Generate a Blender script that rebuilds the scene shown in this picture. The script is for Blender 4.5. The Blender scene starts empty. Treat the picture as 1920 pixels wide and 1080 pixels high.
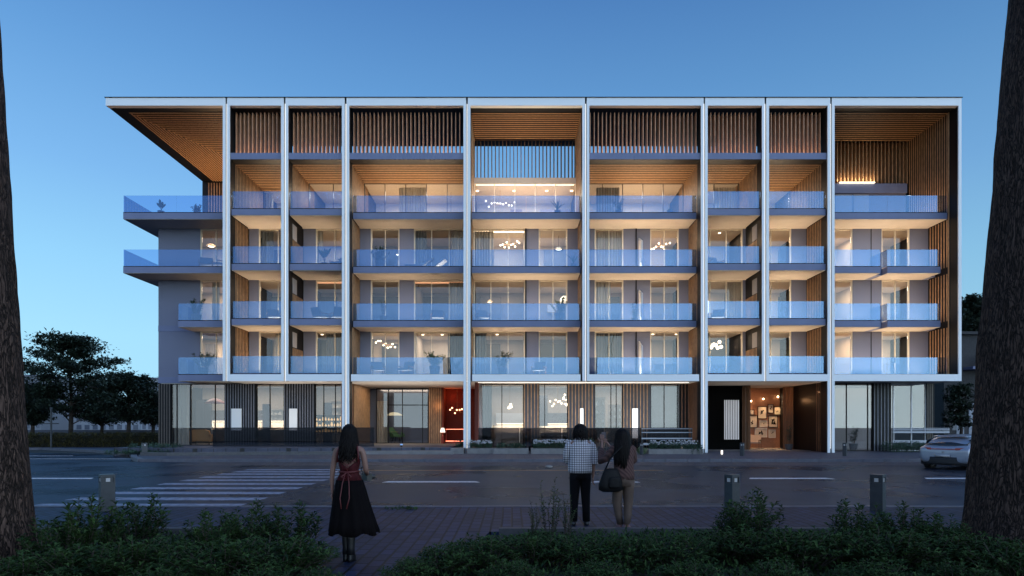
import bpy, bmesh, math, random
from mathutils import Vector, Matrix, noise
R = math.radians
S = bpy.context.scene
COL = S.collection
# ---------------------------------------------------------------- camera
H, F, HY = 1.68, 1177.0, 797.0
cam = bpy.data.cameras.new('camera'); camo = bpy.data.objects.new('camera', cam); COL.objects.link(camo)
camo.location = (0, 0, H); camo.rotation_euler = (R(90), 0, 0)
cam.sensor_width = 36; cam.lens = 36 * F / 1920; cam.shift_y = (HY - 540) / 1920
cam.clip_start = .1; cam.clip_end = 3000
S.camera = camo
S.render.engine = 'CYCLES'
S.cycles.use_denoising = True
S.cycles.max_bounces = 8; S.cycles.transparent_max_bounces = 24; S.cycles.glossy_bounces = 4; S.cycles.diffuse_bounces = 3
S.cycles.sample_clamp_indirect = 4
S.cycles.caustics_reflective = False; S.cycles.caustics_refractive = False
S.view_settings.view_transform = 'Standard'; S.view_settings.look = 'None'
S.view_settings.exposure = 0; S.view_settings.gamma = 1
# ---------------------------------------------------------------- dusk sky
W = bpy.data.worlds.new('World'); S.world = W; W.use_nodes = True
nt = W.node_tree; nt.nodes.clear()
def nd(t, **k):
    n = nt.nodes.new(t)
    for a, b in k.items(): setattr(n, a, b)
    return n
out = nd('ShaderNodeOutputWorld'); bg = nd('ShaderNodeBackground'); tc = nd('ShaderNodeTexCoord'); sp = nd('ShaderNodeSeparateXYZ')
nt.links.new(tc.outputs['Generated'], sp.inputs[0])
def wramp(stops):
    r = nd('ShaderNodeValToRGB'); e = r.color_ramp.elements
    e[0].position, e[0].color = stops[0][0], (*stops[0][1], 1)
    e[1].position, e[1].color = stops[-1][0], (*stops[-1][1], 1)
    for p, c in stops[1:-1]:
        k = e.new(p); k.color = (*c, 1)
    nt.links.new(sp.outputs['Z'], r.inputs[0]); return r
front = wramp([(0, (.40, .74, .96)), (.12, (.37, .72, .96)), (.22, (.29, .62, .92)), (.33, (.20, .46, .82)), (.46, (.125, .33, .67)), (.56, (.082, .235, .55)), (1, (.03, .12, .36))])
back = wramp([(0, (1.45, 1.85, 2.1)), (.1, (1.3, 1.7, 2.0)), (.2, (.86, 1.18, 1.7)), (.33, (.50, .78, 1.42)), (.6, (.36, .60, 1.05)), (1, (.04, .13, .38))])
def mth(op, a, b=None, c=None):
    m = nd('ShaderNodeMath', operation=op)
    for i, v in enumerate((a, b, c)):
        if v is None: continue
        if isinstance(v, (int, float)): m.inputs[i].default_value = v
        else: nt.links.new(v, m.inputs[i])
    return m.outputs[0]
fy = nd('ShaderNodeMapRange', interpolation_type='SMOOTHSTEP'); fy.inputs['From Min'].default_value = .35; fy.inputs['From Max'].default_value = -.35
nt.links.new(sp.outputs['Y'], fy.inputs['Value'])
# brighter to the left in front of the camera, brighter to the right behind it (the last of the sunset)
xf = mth('MULTIPLY_ADD', sp.outputs['X'], -.20, .97)
xb = mth('MULTIPLY_ADD', sp.outputs['X'], .55, 1.0)
xb = mth('MAXIMUM', xb, .45)
def scl(col, f):
    m = nd('ShaderNodeVectorMath', operation='SCALE'); nt.links.new(col, m.inputs[0]); nt.links.new(f, m.inputs['Scale']); return m.outputs[0]
glow = wramp([(0, (1.95, 2.4, 2.55)), (.10, (1.75, 2.25, 2.45)), (.2, (1.25, 1.7, 2.1)), (.33, (.78, 1.15, 1.65)), (.6, (.38, .58, 1.05)), (1, (.04, .13, .38))])
gx = nd('ShaderNodeMapRange', interpolation_type='SMOOTHSTEP'); gx.inputs['From Min'].default_value = -.35; gx.inputs['From Max'].default_value = .5
nt.links.new(sp.outputs['X'], gx.inputs['Value'])
mg = nd('ShaderNodeMix', data_type='VECTOR'); nt.links.new(gx.outputs[0], mg.inputs['Factor']); nt.links.new(back.outputs[0], mg.inputs[4]); nt.links.new(glow.outputs[0], mg.inputs[5])
mx = nd('ShaderNodeMix', data_type='VECTOR')
nt.links.new(fy.outputs[0], mx.inputs['Factor']); nt.links.new(scl(front.outputs[0], xf), mx.inputs[4]); nt.links.new(scl(mg.outputs[1], xb), mx.inputs[5])
nt.links.new(mx.outputs[1], bg.inputs['Color']); bg.inputs['Strength'].default_value = 1.0
nt.links.new(bg.outputs[0], out.inputs['Surface'])
# afterglow: one wide, weak, low sun from behind the camera on the right
sun = bpy.data.lights.new('sun', 'SUN'); suno = bpy.data.objects.new('sun', sun); COL.objects.link(suno)
sun.energy = .35; sun.angle = R(30); sun.color = (.80, .86, 1.0)
suno.rotation_euler = (R(48), 0, R(62))

# ---------------------------------------------------------------- helpers
def PX(px, D): return (px - 960) * D / F
def PZ(py, D): return H + (HY - py) * D / F
def GD(py, z=0): return (H - z) * F / (py - HY)

MATS = {}
def mat(name, col, rough=.6, metal=0, spec=.5, var=0, vscale=8, bump=0, bscale=40, emit=None, estr=0, col2=None, stretch=None, coord='Object', coat=0):
    if name in MATS: return MATS[name]
    m = bpy.data.materials.new(name); m.use_nodes = True; t = m.node_tree; b = t.nodes['Principled BSDF']
    b.inputs['Base Color'].default_value = (*col, 1); b.inputs['Roughness'].default_value = rough; b.inputs['Metallic'].default_value = metal
    b.inputs['Specular IOR Level'].default_value = spec
    if coat: b.inputs['Coat Weight'].default_value = coat
    if emit: b.inputs['Emission Color'].default_value = (*emit, 1); b.inputs['Emission Strength'].default_value = estr
    if var or bump:
        c = t.nodes.new('ShaderNodeTexCoord'); mp = t.nodes.new('ShaderNodeMapping'); t.links.new(c.outputs[coord], mp.inputs[0])
        if stretch: mp.inputs['Scale'].default_value = stretch
    if var:
        n = t.nodes.new('ShaderNodeTexNoise'); n.inputs['Scale'].default_value = vscale; n.inputs['Detail'].default_value = 6
        t.links.new(mp.outputs[0], n.inputs['Vector'])
        r = t.nodes.new('ShaderNodeValToRGB'); r.color_ramp.elements[0].position = .3; r.color_ramp.elements[1].position = .7
        c2 = col2 or tuple(min(1, v * (1 + var)) for v in col)
        r.color_ramp.elements[0].color = (*[v * (1 - var) for v in col], 1); r.color_ramp.elements[1].color = (*c2, 1)
        t.links.new(n.outputs['Fac'], r.inputs[0]); t.links.new(r.outputs[0], b.inputs['Base Color'])
    if bump:
        n2 = t.nodes.new('ShaderNodeTexNoise'); n2.inputs['Scale'].default_value = bscale; n2.inputs['Detail'].default_value = 8
        t.links.new(mp.outputs[0], n2.inputs['Vector'])
        bp = t.nodes.new('ShaderNodeBump'); bp.inputs['Strength'].default_value = bump; bp.inputs['Distance'].default_value = .02
        t.links.new(n2.outputs['Fac'], bp.inputs['Height']); t.links.new(bp.outputs[0], b.inputs['Normal'])
    MATS[name] = m; return m
def glass(name, refl, tint, gcol=(1, 1, 1), rough=0.0):
    m = bpy.data.materials.new(name); m.use_nodes = True; t = m.node_tree; t.nodes.clear()
    o = t.nodes.new('ShaderNodeOutputMaterial'); mixn = t.nodes.new('ShaderNodeMixShader')
    tr = t.nodes.new('ShaderNodeBsdfTransparent'); tr.inputs[0].default_value = (*tint, 1)
    g = t.nodes.new('ShaderNodeBsdfGlossy'); g.inputs['Color'].default_value = (*gcol, 1); g.inputs['Roughness'].default_value = rough
    fr = t.nodes.new('ShaderNodeLayerWeight'); fr.inputs['Blend'].default_value = .25
    ma = t.nodes.new('ShaderNodeMath'); ma.operation = 'MULTIPLY_ADD'; ma.inputs[1].default_value = .35; ma.inputs[2].default_value = refl; ma.use_clamp = True
    t.links.new(fr.outputs['Fresnel'], ma.inputs[0]); t.links.new(ma.outputs[0], mixn.inputs[0])
    t.links.new(tr.outputs[0], mixn.inputs[1]); t.links.new(g.outputs[0], mixn.inputs[2]); t.links.new(mixn.outputs[0], o.inputs[0])
    MATS[name] = m; return m

white = mat('white_metal', (.82, .85, .87), .5)
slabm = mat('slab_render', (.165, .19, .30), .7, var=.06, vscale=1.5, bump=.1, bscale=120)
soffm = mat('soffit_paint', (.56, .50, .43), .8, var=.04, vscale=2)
dark = mat('black_metal', (.005, .005, .006), .5, spec=.25)
wallm = mat('grey_render', (.18, .195, .27), .8, var=.16, vscale=35, bump=.3, bscale=90)
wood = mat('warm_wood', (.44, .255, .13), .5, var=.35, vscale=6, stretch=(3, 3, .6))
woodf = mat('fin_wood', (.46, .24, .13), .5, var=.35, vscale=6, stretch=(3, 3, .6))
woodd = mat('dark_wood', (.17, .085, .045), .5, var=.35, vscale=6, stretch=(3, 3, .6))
cream = mat('cream_frame', (.85, .76, .60), .5)
bronze = mat('bronze_slat', (.09, .075, .065), .4, metal=.2, var=.2)
greys = mat('grey_slat', (.15, .155, .18), .45, var=.15)
plast = mat('plaster', (.60, .52, .44), .8, var=.05)
plastg = mat('plaster_grey', (.36, .34, .34), .8, var=.05)
redw = mat('red_plaster', (.15, .032, .02), .8, var=.08)
orangew = mat('terracotta_plaster', (.50, .24, .13), .8, var=.1)
conc = mat('paving_concrete', (.17, .165, .165), .7, var=.2, vscale=3, bump=.3, bscale=60)
black = mat('black', (.004, .004, .004), .9, spec=.1)
whitep = mat('white_paint', (.75, .74, .72), .6)
win = glass('window_glass', .035, (.93, .93, .92))
shopg = glass('shop_glass', .07, (.88, .88, .88))
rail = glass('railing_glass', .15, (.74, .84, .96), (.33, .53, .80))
tintg = glass('dark_reflection_glass', .10, (.42, .42, .44))  # dark tint imitates the dark ground reflected in the ground floor glass
led = mat('led_strip', (1, 1, 1), emit=(1, .93, .82), estr=1.3)
ledw = mat('led_warm', (1, 1, 1), emit=(1, .80, .55), estr=5)
bulb = mat('bulb', (1, 1, 1), emit=(1, .80, .55), estr=6)
bulbd = mat('bulb_soft', (1, 1, 1), emit=(1, .85, .66), estr=2)

class MB:
    def __init__(s): s.v = []; s.f = []
    def box(s, x0, x1, y0, y1, z0, z1):
        s.hexa([(x0, y0, z0), (x1, y0, z0), (x1, y1, z0), (x0, y1, z0), (x0, y0, z1), (x1, y0, z1), (x1, y1, z1), (x0, y1, z1)]); return s
    def hexa(s, p):
        n = len(s.v); s.v += [tuple(q) for q in p]
        s.f += [tuple(n + i for i in q) for q in ((0, 3, 2, 1), (4, 5, 6, 7), (0, 1, 5, 4), (1, 2, 6, 5), (2, 3, 7, 6), (3, 0, 4, 7))]; return s
    def poly(s, pts):
        n = len(s.v); s.v += [tuple(q) for q in pts]; s.f.append(tuple(range(n, n + len(pts)))); return s
    def prism(s, pts, axis, a, b):
        n = len(s.v); k = len(pts)
        def mk(p, t): return (t, p[0], p[1]) if axis == 'x' else (p[0], t, p[1]) if axis == 'y' else (p[0], p[1], t)
        s.v += [mk(p, a) for p in pts] + [mk(p, b) for p in pts]
        s.f.append(tuple(n + i for i in range(k))[::-1]); s.f.append(tuple(n + k + i for i in range(k)))
        for i in range(k): j = (i + 1) % k; s.f.append((n + i, n + j, n + k + j, n + k + i))
        return s
    def loft(s, rings, cap=True):
        n = len(s.v); k = len(rings[0])
        for r in rings: s.v += [tuple(q) for q in r]
        for a in range(len(rings) - 1):
            for i in range(k):
                j = (i + 1) % k; s.f.append((n + a * k + i, n + a * k + j, n + (a + 1) * k + j, n + (a + 1) * k + i))
        if cap:
            s.f.append(tuple(n + i for i in range(k))[::-1]); s.f.append(tuple(n + (len(rings) - 1) * k + i for i in range(k)))
        return s
    def tube(s, pts, rad, k=6, cap=True):
        pts = [Vector(p) for p in pts]; rings = []
        if isinstance(rad, (int, float)): rad = [rad] * len(pts)
        up0 = None
        for i, p in enumerate(pts):
            d = (pts[min(i + 1, len(pts) - 1)] - pts[max(i - 1, 0)]).normalized()
            if up0 is None: up0 = Vector((0, 1, 0)) if abs(d.y) < .9 else Vector((1, 0, 0))
            u = d.cross(up0).normalized(); w = u.cross(d).normalized(); up0 = w
            rings.append([p + (u * math.cos(2 * math.pi * a / k) + w * math.sin(2 * math.pi * a / k)) * rad[i] for a in range(k)])
        return s.loft(rings, cap)
    def ell(s, c, rx, ry=None, rz=None, k=10, m=6):
        ry = ry or rx; rz = rz or rx; rings = []
        for i in range(m + 1):
            t = math.pi * (i + .02 if i == 0 else i - .02 if i == m else i) / m
            rings.append([(c[0] + rx * math.sin(t) * math.cos(2 * math.pi * a / k), c[1] + ry * math.sin(t) * math.sin(2 * math.pi * a / k), c[2] - rz * math.cos(t)) for a in range(k)])
        return s.loft(rings)
    def lathe(s, c, prof, k=12):
        return s.loft([[(c[0] + r * math.cos(2 * math.pi * a / k), c[1] + r * math.sin(2 * math.pi * a / k), c[2] + z) for a in range(k)] for r, z in prof])
    def build(s, name, m, parent=None, smooth=False, loc=None):
        me = bpy.data.meshes.new(name); me.from_pydata(s.v, [], s.f)
        bm = bmesh.new(); bm.from_mesh(me); bmesh.ops.recalc_face_normals(bm, faces=bm.faces) if len(s.f) < 60000 else None; bm.to_mesh(me); bm.free()
        me.materials.append(m)
        if smooth: me.polygons.foreach_set('use_smooth', [True] * len(me.polygons))
        o = bpy.data.objects.new(name, me); COL.objects.link(o)
        if parent: o.parent = parent
        if loc: o.location = loc
        return o
def tag(o, label, cat, group=None, kind=None):
    if label: o['label'] = label
    if cat: o['category'] = cat
    if group: o['group'] = group
    if kind: o['kind'] = kind
    return o
def empty(name, loc=(0, 0, 0), rz=0, label=None, cat=None, group=None):
    o = bpy.data.objects.new(name, None); COL.objects.link(o); o.location = loc; o.rotation_euler = (0, 0, rz); o.empty_display_size = .2
    return tag(o, label, cat, group)
def copy_tree(o, parent=None):
    c = o.copy(); COL.objects.link(c)
    if parent: c.parent = parent
    for ch in [x for x in list(COL.objects) if x.parent == o]: copy_tree(ch, c)
    return c
def struct(name, mb, m):
    o = mb.build(name, m); o['kind'] = 'structure'; return o
def area(name, loc, sx, sy, power, col=(1, .74, .48), rot=(0, 0, 0), parent=None, spread=180):
    l = bpy.data.lights.new(name, 'AREA'); l.shape = 'RECTANGLE'; l.size = sx; l.size_y = sy; l.energy = power; l.color = col; l.spread = R(spread)
    o = bpy.data.objects.new(name, l); COL.objects.link(o); o.location = loc; o.rotation_euler = rot
    if parent: o.parent = parent
    return o
def point(name, loc, power, col=(1, .74, .48), r=.05, parent=None):
    l = bpy.data.lights.new(name, 'POINT'); l.energy = power; l.color = col; l.shadow_soft_size = r
    o = bpy.data.objects.new(name, l); COL.objects.link(o); o.location = loc
    if parent: o.parent = parent
    return o
# ---------------------------------------------------------------- ground, road, pavements
def road_mat():
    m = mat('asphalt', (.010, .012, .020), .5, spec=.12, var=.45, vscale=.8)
    t = m.node_tree; b = t.nodes['Principled BSDF']
    c = t.nodes.new('ShaderNodeTexCoord')
    n = t.nodes.new('ShaderNodeTexNoise'); n.inputs['Scale'].default_value = 55; n.inputs['Detail'].default_value = 5
    t.links.new(c.outputs['Object'], n.inputs['Vector'])
    bp = t.nodes.new('ShaderNodeBump'); bp.inputs['Strength'].default_value = .35; bp.inputs['Distance'].default_value = .02
    t.links.new(n.outputs['Fac'], bp.inputs['Height']); t.links.new(bp.outputs[0], b.inputs['Normal'])
    vo = t.nodes.new('ShaderNodeTexVoronoi'); vo.feature = 'DISTANCE_TO_EDGE'; vo.inputs['Scale'].default_value = .42; vo.inputs['Randomness'].default_value = 1
    wn = t.nodes.new('ShaderNodeTexNoise'); wn.inputs['Scale'].default_value = 1.3; wn.inputs['Detail'].default_value = 6; t.links.new(c.outputs['Object'], wn.inputs['Vector'])
    wm = t.nodes.new('ShaderNodeMix'); wm.data_type = 'VECTOR'; wm.inputs['Factor'].default_value = .35; t.links.new(c.outputs['Object'], wm.inputs[4]); t.links.new(wn.outputs['Color'], wm.inputs[5]); t.links.new(wm.outputs[1], vo.inputs['Vector'])
    cr_ = t.nodes.new('ShaderNodeMapRange'); cr_.inputs['From Min'].default_value = .002; cr_.inputs['From Max'].default_value = .012; cr_.inputs['To Min'].default_value = .25; cr_.inputs['To Max'].default_value = 1; t.links.new(vo.outputs['Distance'], cr_.inputs['Value'])
    src = b.inputs['Base Color'].links[0].from_socket; vs = t.nodes.new('ShaderNodeVectorMath'); vs.operation = 'SCALE'; t.links.new(src, vs.inputs[0]); t.links.new(cr_.outputs[0], vs.inputs['Scale']); t.links.new(vs.outputs[0], b.inputs['Base Color'])
    n2 = t.nodes.new('ShaderNodeTexNoise'); n2.inputs['Scale'].default_value = .35; n2.inputs['Detail'].default_value = 4
    t.links.new(c.outputs['Object'], n2.inputs['Vector'])
    mr = t.nodes.new('ShaderNodeMapRange'); mr.inputs['From Min'].default_value = .35; mr.inputs['From Max'].default_value = .65; mr.inputs['To Min'].default_value = .20; mr.inputs['To Max'].default_value = .42
    t.links.new(n2.outputs['Fac'], mr.inputs['Value']); t.links.new(mr.outputs[0], b.inputs['Roughness'])
    b.inputs['Specular IOR Level'].default_value = 0
    gl = t.nodes.new('ShaderNodeBsdfGlossy'); gl.inputs['Color'].default_value = (.8, .88, 1, 1); t.links.new(mr.outputs[0], gl.inputs['Roughness']); t.links.new(bp.outputs[0], gl.inputs['Normal'])
    mxs = t.nodes.new('ShaderNodeMixShader'); mxs.inputs[0].default_value = .14
    o_ = [q for q in t.nodes if q.type == 'OUTPUT_MATERIAL'][0]; t.links.new(b.outputs[0], mxs.inputs[1]); t.links.new(gl.outputs[0], mxs.inputs[2]); t.links.new(mxs.outputs[0], o_.inputs['Surface'])
    return m
def paver_mat(name, c1, c2, mort, bw, bh, rot, off=.5):
    m = bpy.data.materials.new(name); m.use_nodes = True; t = m.node_tree; b = t.nodes['Principled BSDF']; b.inputs['Roughness'].default_value = .6; b.inputs['Specular IOR Level'].default_value = .2
    c = t.nodes.new('ShaderNodeTexCoord'); mp = t.nodes.new('ShaderNodeMapping'); mp.inputs['Rotation'].default_value = (0, 0, rot)
    br = t.nodes.new('ShaderNodeTexBrick'); br.offset = off; br.inputs['Scale'].default_value = 1; br.inputs['Brick Width'].default_value = bw; br.inputs['Row Height'].default_value = bh
    br.inputs['Mortar Size'].default_value = .018; br.inputs['Mortar Smooth'].default_value = .3; br.inputs['Bias'].default_value = 0
    br.inputs['Color1'].default_value = (*c1, 1); br.inputs['Color2'].default_value = (*c2, 1); br.inputs['Mortar'].default_value = (*mort, 1)
    t.links.new(c.outputs['Object'], mp.inputs[0]); t.links.new(mp.outputs[0], br.inputs['Vector'])
    n = t.nodes.new('ShaderNodeTexNoise'); n.inputs['Scale'].default_value = 3; n.inputs['Detail'].default_value = 8; t.links.new(c.outputs['Object'], n.inputs['Vector'])
    mr = t.nodes.new('ShaderNodeMapRange'); mr.inputs['To Min'].default_value = .5; mr.inputs['To Max'].default_value = 1.5; t.links.new(n.outputs['Fac'], mr.inputs['Value'])
    v = t.nodes.new('ShaderNodeVectorMath'); v.operation = 'SCALE'; t.links.new(br.outputs['Color'], v.inputs[0]); t.links.new(mr.outputs[0], v.inputs['Scale'])
    t.links.new(v.outputs[0], b.inputs['Base Color'])
    bp = t.nodes.new('ShaderNodeBump'); bp.inputs['Strength'].default_value = 1; bp.inputs['Distance'].default_value = .015; bp.invert = True
    ad = t.nodes.new('ShaderNodeMath'); ad.operation = 'MULTIPLY_ADD'; ad.inputs[1].default_value = .35; t.links.new(n.outputs['Fac'], ad.inputs[0]); t.links.new(br.outputs['Fac'], ad.inputs[2])
    t.links.new(ad.outputs[0], bp.inputs['Height']); t.links.new(bp.outputs[0], b.inputs['Normal'])
    MATS[name] = m; return m
asph = road_mat()
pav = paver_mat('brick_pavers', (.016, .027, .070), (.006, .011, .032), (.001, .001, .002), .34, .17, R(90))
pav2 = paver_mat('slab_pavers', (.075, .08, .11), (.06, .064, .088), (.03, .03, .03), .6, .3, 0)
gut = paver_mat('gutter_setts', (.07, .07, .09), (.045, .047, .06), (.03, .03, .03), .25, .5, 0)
soil = mat('soil', (.012, .013, .010), .9, var=.4, vscale=5, bump=.6, bscale=30)
kerbm = mat('kerb_stone', (.08, .085, .11), .6, var=.2, vscale=4, bump=.2)
mark = mat('road_paint', (.185, .205, .28), .6, var=.55, vscale=7, bump=.1)
ymark = mat('yellow_road_paint', (.40, .20, .07), .6, var=.2, vscale=14)

struct('ground', MB().box(-700, 700, -300, 1200, -.60, -.02), soil)
struct('road', MB().box(-200, 200, 12.76, 28.7, -.3, 0), asph)
# side street leaving to the back on the left
struct('side_road', MB().prism([(-60, 28.7), (-17.5, 28.7), (-19, 31.5), (-24, 36.5), (-30, 38.5), (-60, 39)], 'z', -.3, -.004), asph)
struct('gutter', MB().box(-14.5, 200, 26.2, 28.7, -.2, .004), gut)
near = MB(); near.box(-60, 60, 9.72, 12.6, -.3, .03)
near.prism([(-2.55, 3), (-1.25, 3), (-.35, 9.72), (-4.2, 9.72), (-2.6, 7.6)], 'z', -.3, .028)
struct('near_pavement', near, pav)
nk = MB()
for i in range(120):
    x = -60 + i; nk.box(x + .004, x + .996, 12.6, 12.76, -.3, .045)
struct('near_kerb', nk, kerbm)
bed = MB(); bed.box(-60, -3.4, 9.58, 9.72, -.3, .10); bed.box(-.2, 60, 9.58, 9.72, -.3, .10)
struct('bed_edging', bed, mat('edging_stone', (.05, .05, .055), .7, var=.2, bump=.2))
# building-side pavement, kerb of separate stones, curving away on the left
sw = MB(); sw.prism([(-17.2, 28.9), (120, 28.9), (120, 60), (-60, 60), (-60, 43.6), (-32, 43), (-25.5, 39), (-20, 33.6)], 'z', -.3, .13)
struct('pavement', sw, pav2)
kb = MB(); x = -17.0
while x < 60:
    kb.box(x + .01, x + .99, 28.62, 28.9, -.3, .13 if not 3.1 < x < 5 else .05); x += 1.0
pts = [(-17.0, 28.76), (-18.4, 30.6), (-20.2, 33.5), (-22.9, 36.4), (-25.6, 38.9), (-28.8, 41), (-32.1, 43), (-60, 43.5)]
for a, b in zip(pts, pts[1:]):
    d = (Vector(b) - Vector(a)); n = Vector((-d.y, d.x)).normalized() * .14
    kb.prism([(a[0] - n.x, a[1] - n.y), (b[0] - n.x, b[1] - n.y), (b[0] + n.x, b[1] + n.y), (a[0] + n.x, a[1] + n.y)], 'z', -.3, .14)
struct('kerb', kb, kerbm)
# road markings
cw = MB()
for y0 in [947.5, 935.5, 924.5, 915.5, 907.5, 900.5, 894.5, 889, 884.6, 880.8]:
    D = GD(y0); w = .24
    cw.box(-10.0, -5.65, D - w, D + w, -.01, .005)
struct('crosswalk', cw, mark)
dash = MB()
for a, b, y in [(712, 897, 903.5), (1100, 1195, 903.5), (1395, 1557, 897), (1725, 1900, 897), (-60, 175, 897)]:
    D = GD(y); w = .17; x0, x1 = PX(a, D), PX(b, D)
    dash.prism([(x0 + .1, D - w), (x1 + .05, D - w), (x1 - .1, D + w), (x0 + .25, D + w)], 'z', -.01, .005)
dash.box(-33, -24, 34.2, 34.32, -.01, .004); dash.box(-29, -17.9, 31.2, 31.3, -.01, .004)
struct('lane_marking', dash, mat('fresh_road_paint', (.5, .5, .54), .6, var=.35, vscale=14, bump=.1))
yl = MB(); yl.box(-6.3, 5.6, GD(882) - .05, GD(882) + .05, -.01, .005)
struct('edge_marking', yl, ymark)

lt = MB(); lr = random.Random(2)
for k in range(46):
    x, y = lr.uniform(-9, 14), lr.uniform(13, 27); a = lr.uniform(0, 3); s_ = lr.uniform(.03, .07)
    lt.poly([(x, y, .008), (x + s_ * math.cos(a), y + s_ * math.sin(a), .012), (x + s_ * 1.6 * math.cos(a + .4), y + s_ * 1.6 * math.sin(a + .4), .03), (x + s_ * math.cos(a + .9), y + s_ * math.sin(a + .9), .012)])
o = lt.build('litter', mat('dry_leaf', (.16, .14, .12), .8)); tag(o, 'dry leaves scattered over the road', 'litter', None, 'stuff')
for x, y in ((3.2, 17.2), (-3.6, 21.5)):
    o = MB().lathe((0, 0, 0), [(.34, -.02), (.34, .004), (.30, .006), (.29, .002), (.10, .002), (.09, .006)], 28).build('manhole_cover', mat('cast_iron', (.012, .012, .014), .45, metal=.5)); o.location = (x, y, .001)
    tag(o, 'round iron manhole cover in the road %s' % ('right of the standing couple' if x > 0 else 'beyond the woman in red'), 'manhole cover')
# raised terrace in front of the left half of the building
TZ = .46
ter = MB()
ter.prism([(-21.5, 33.9), (-17.3, 32.6), (-3.3, 34.4), (-3.3, 44.8), (-21.5, 44.8)], 'z', -.2, TZ)
struct('terrace', ter, pav2)
st = MB()
st.box(-9.2, -3.1, 33.25, 34.4, -.1, .30)
st.box(-3.3, -2.6, 33.6, 35.1, -.1, .42)
struct('steps', st, conc)
tw = MB(); tw.prism([(-18.9, 31.9), (-17.3, 31.5), (-8.4, 33.1), (-8.4, 33.35), (-17.3, 31.75), (-18.9, 32.1)], 'z', -.1, .30)
struct('terrace_kerb', tw, mat('dark_stone', (.07, .07, .075), .5, var=.2))
# ---------------------------------------------------------------- the apartment building
D0, DF, DW, DT, DB = 35.2, 35.95, 37.8, 38.8, 43.0
FL = [TZ, 4.57, 7.67, 10.77, 13.87]; TOPZ, TOPS, RZ, RT = 16.63, 16.99, 19.60, 20.04
broot = empty('apartment_building', (0, 36, 0), 0, 'long modern apartment block with white frames, glass balconies and timber slats', 'building')
INV = Matrix.Translation((0, -36, 0))
def bp(name, mb, m, parent=None, smooth=False):
    o = mb.build(name, m, parent or broot, smooth)
    if parent is None: o.matrix_parent_inverse = INV
    return o
def blight(o): o.parent = broot; o.matrix_parent_inverse = INV; return o
cols = [(417.5, 430.5, 0), (527, 540, 0), (641, 654.5, 1), (869, 882, 1), (1092, 1105, 0), (1314.5, 1327, 1), (1429, 1442, 0), (1552, 1565, 1)]
cx = [(PX(a, D0), PX(b, D0), g) for a, b, g in cols]
bay = [(-22.79, cx[0][0])] + [(cx[i][1], cx[i + 1][0]) for i in range(7)] + [(cx[7][1], PX(1797.5, D0))]
XR = PX(1803, D0)
wide = [1, 0, 0, 1, 1, 1, 0, 0, 1]
names = ['first (canopied)', 'second', 'third', 'fourth', 'fifth', 'sixth', 'seventh', 'eighth', 'last']
# columns: two white posts with a lit slot between them and dark plates behind
for i, (a, b, g) in enumerate(cx):
    z0 = .13 if g else 4.15
    w = b - a; p = .145
    c = MB(); c.box(a, a + p, D0, D0 + .07, z0, RT); c.box(b - p, b, D0, D0 + .07, z0, RT)
    co = bp('column', c, white)
    s = MB(); s.box(a + .012, a + p - .02, D0 + .07, DF, z0 + .01, RT - .02); s.box(b - p + .02, b - .012, D0 + .07, DF, z0 + .01, RT - .02); s.box(a + p - .02, b - p + .02, DF - .1, DF - .01, z0 + .01, RT - .03)
    bp('side_plate', s, dark, co)
    xm = (a + b) / 2
    bp('light_strip', MB().box(xm - .014, xm + .014, D0 + .09, D0 + .12, max(z0, .35), RT - .3), led, co)
c = MB(); c.box(PX(1797.5, D0), XR, D0, D0 + .07, 4.15, RT)
co = bp('column', c, white); bp('side_plate', MB().box(PX(1797.5, D0) + .012, XR - .01, D0 + .07, 40.4, 4.2, RT - .02), dark, co)
# fascias: top, middle, bottom
for i, (a, b) in enumerate(bay):
    bp('fascia', MB().box(a, b, D0 + .004, D0 + .3, RZ, RT - .004), white)
    if i in (1, 2, 3, 5, 6, 7): bp('floor_beam', MB().box(a, b, D0 + .1, D0 + .45, TOPZ, TOPS), slabm)
    if i > 0: bp('fascia', MB().box(a + (.1 if wide[i] and i < 5 and i > 2 else 0), b - (.1 if i in (4, 5) else 0), D0 + (.004 if not i in (3, 4, 5) else .03), D0 + .3, 4.15, 4.53), white)
# roof canopy
r = MB(); r.box(-22.79, -15.9, D0 + .3, 46.4, RZ + .02, RT - .01); bp('roof', r, dark)
r = MB(); r.box(-15.9, XR, D0 + .3, 40.4, RZ + .02, RT - .01); bp('roof', r, dark)
# coping along the roof's top edge
bp('roof_edge', MB().box(-22.84, XR + .05, D0 - .04, D0 + .4, RT, RT + .03), dark)

# slats
def slats_side(x, face, y0, y1, z0, z1, m=wood, sp=.2, w=.07, name='slat_cladding'):
    mb = MB(); y = y0 + .05
    while y + w < y1:
        mb.box(x - .05, x - .03, y, y + w, z0, z1) if face < 0 else mb.box(x + .03, x + .05, y, y + w, z0, z1)
        y += sp
    return bp(name, mb, m)
def slats_ceil(x0, x1, y0, y1, z, name='slat_ceiling', m=wood, sp=.26, w=.09):
    mb = MB(); y = y0 + .05
    while y + w < y1: mb.box(x0, x1, y, y + w, z - .018, z); y += sp
    return bp(name, mb, m)
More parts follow.
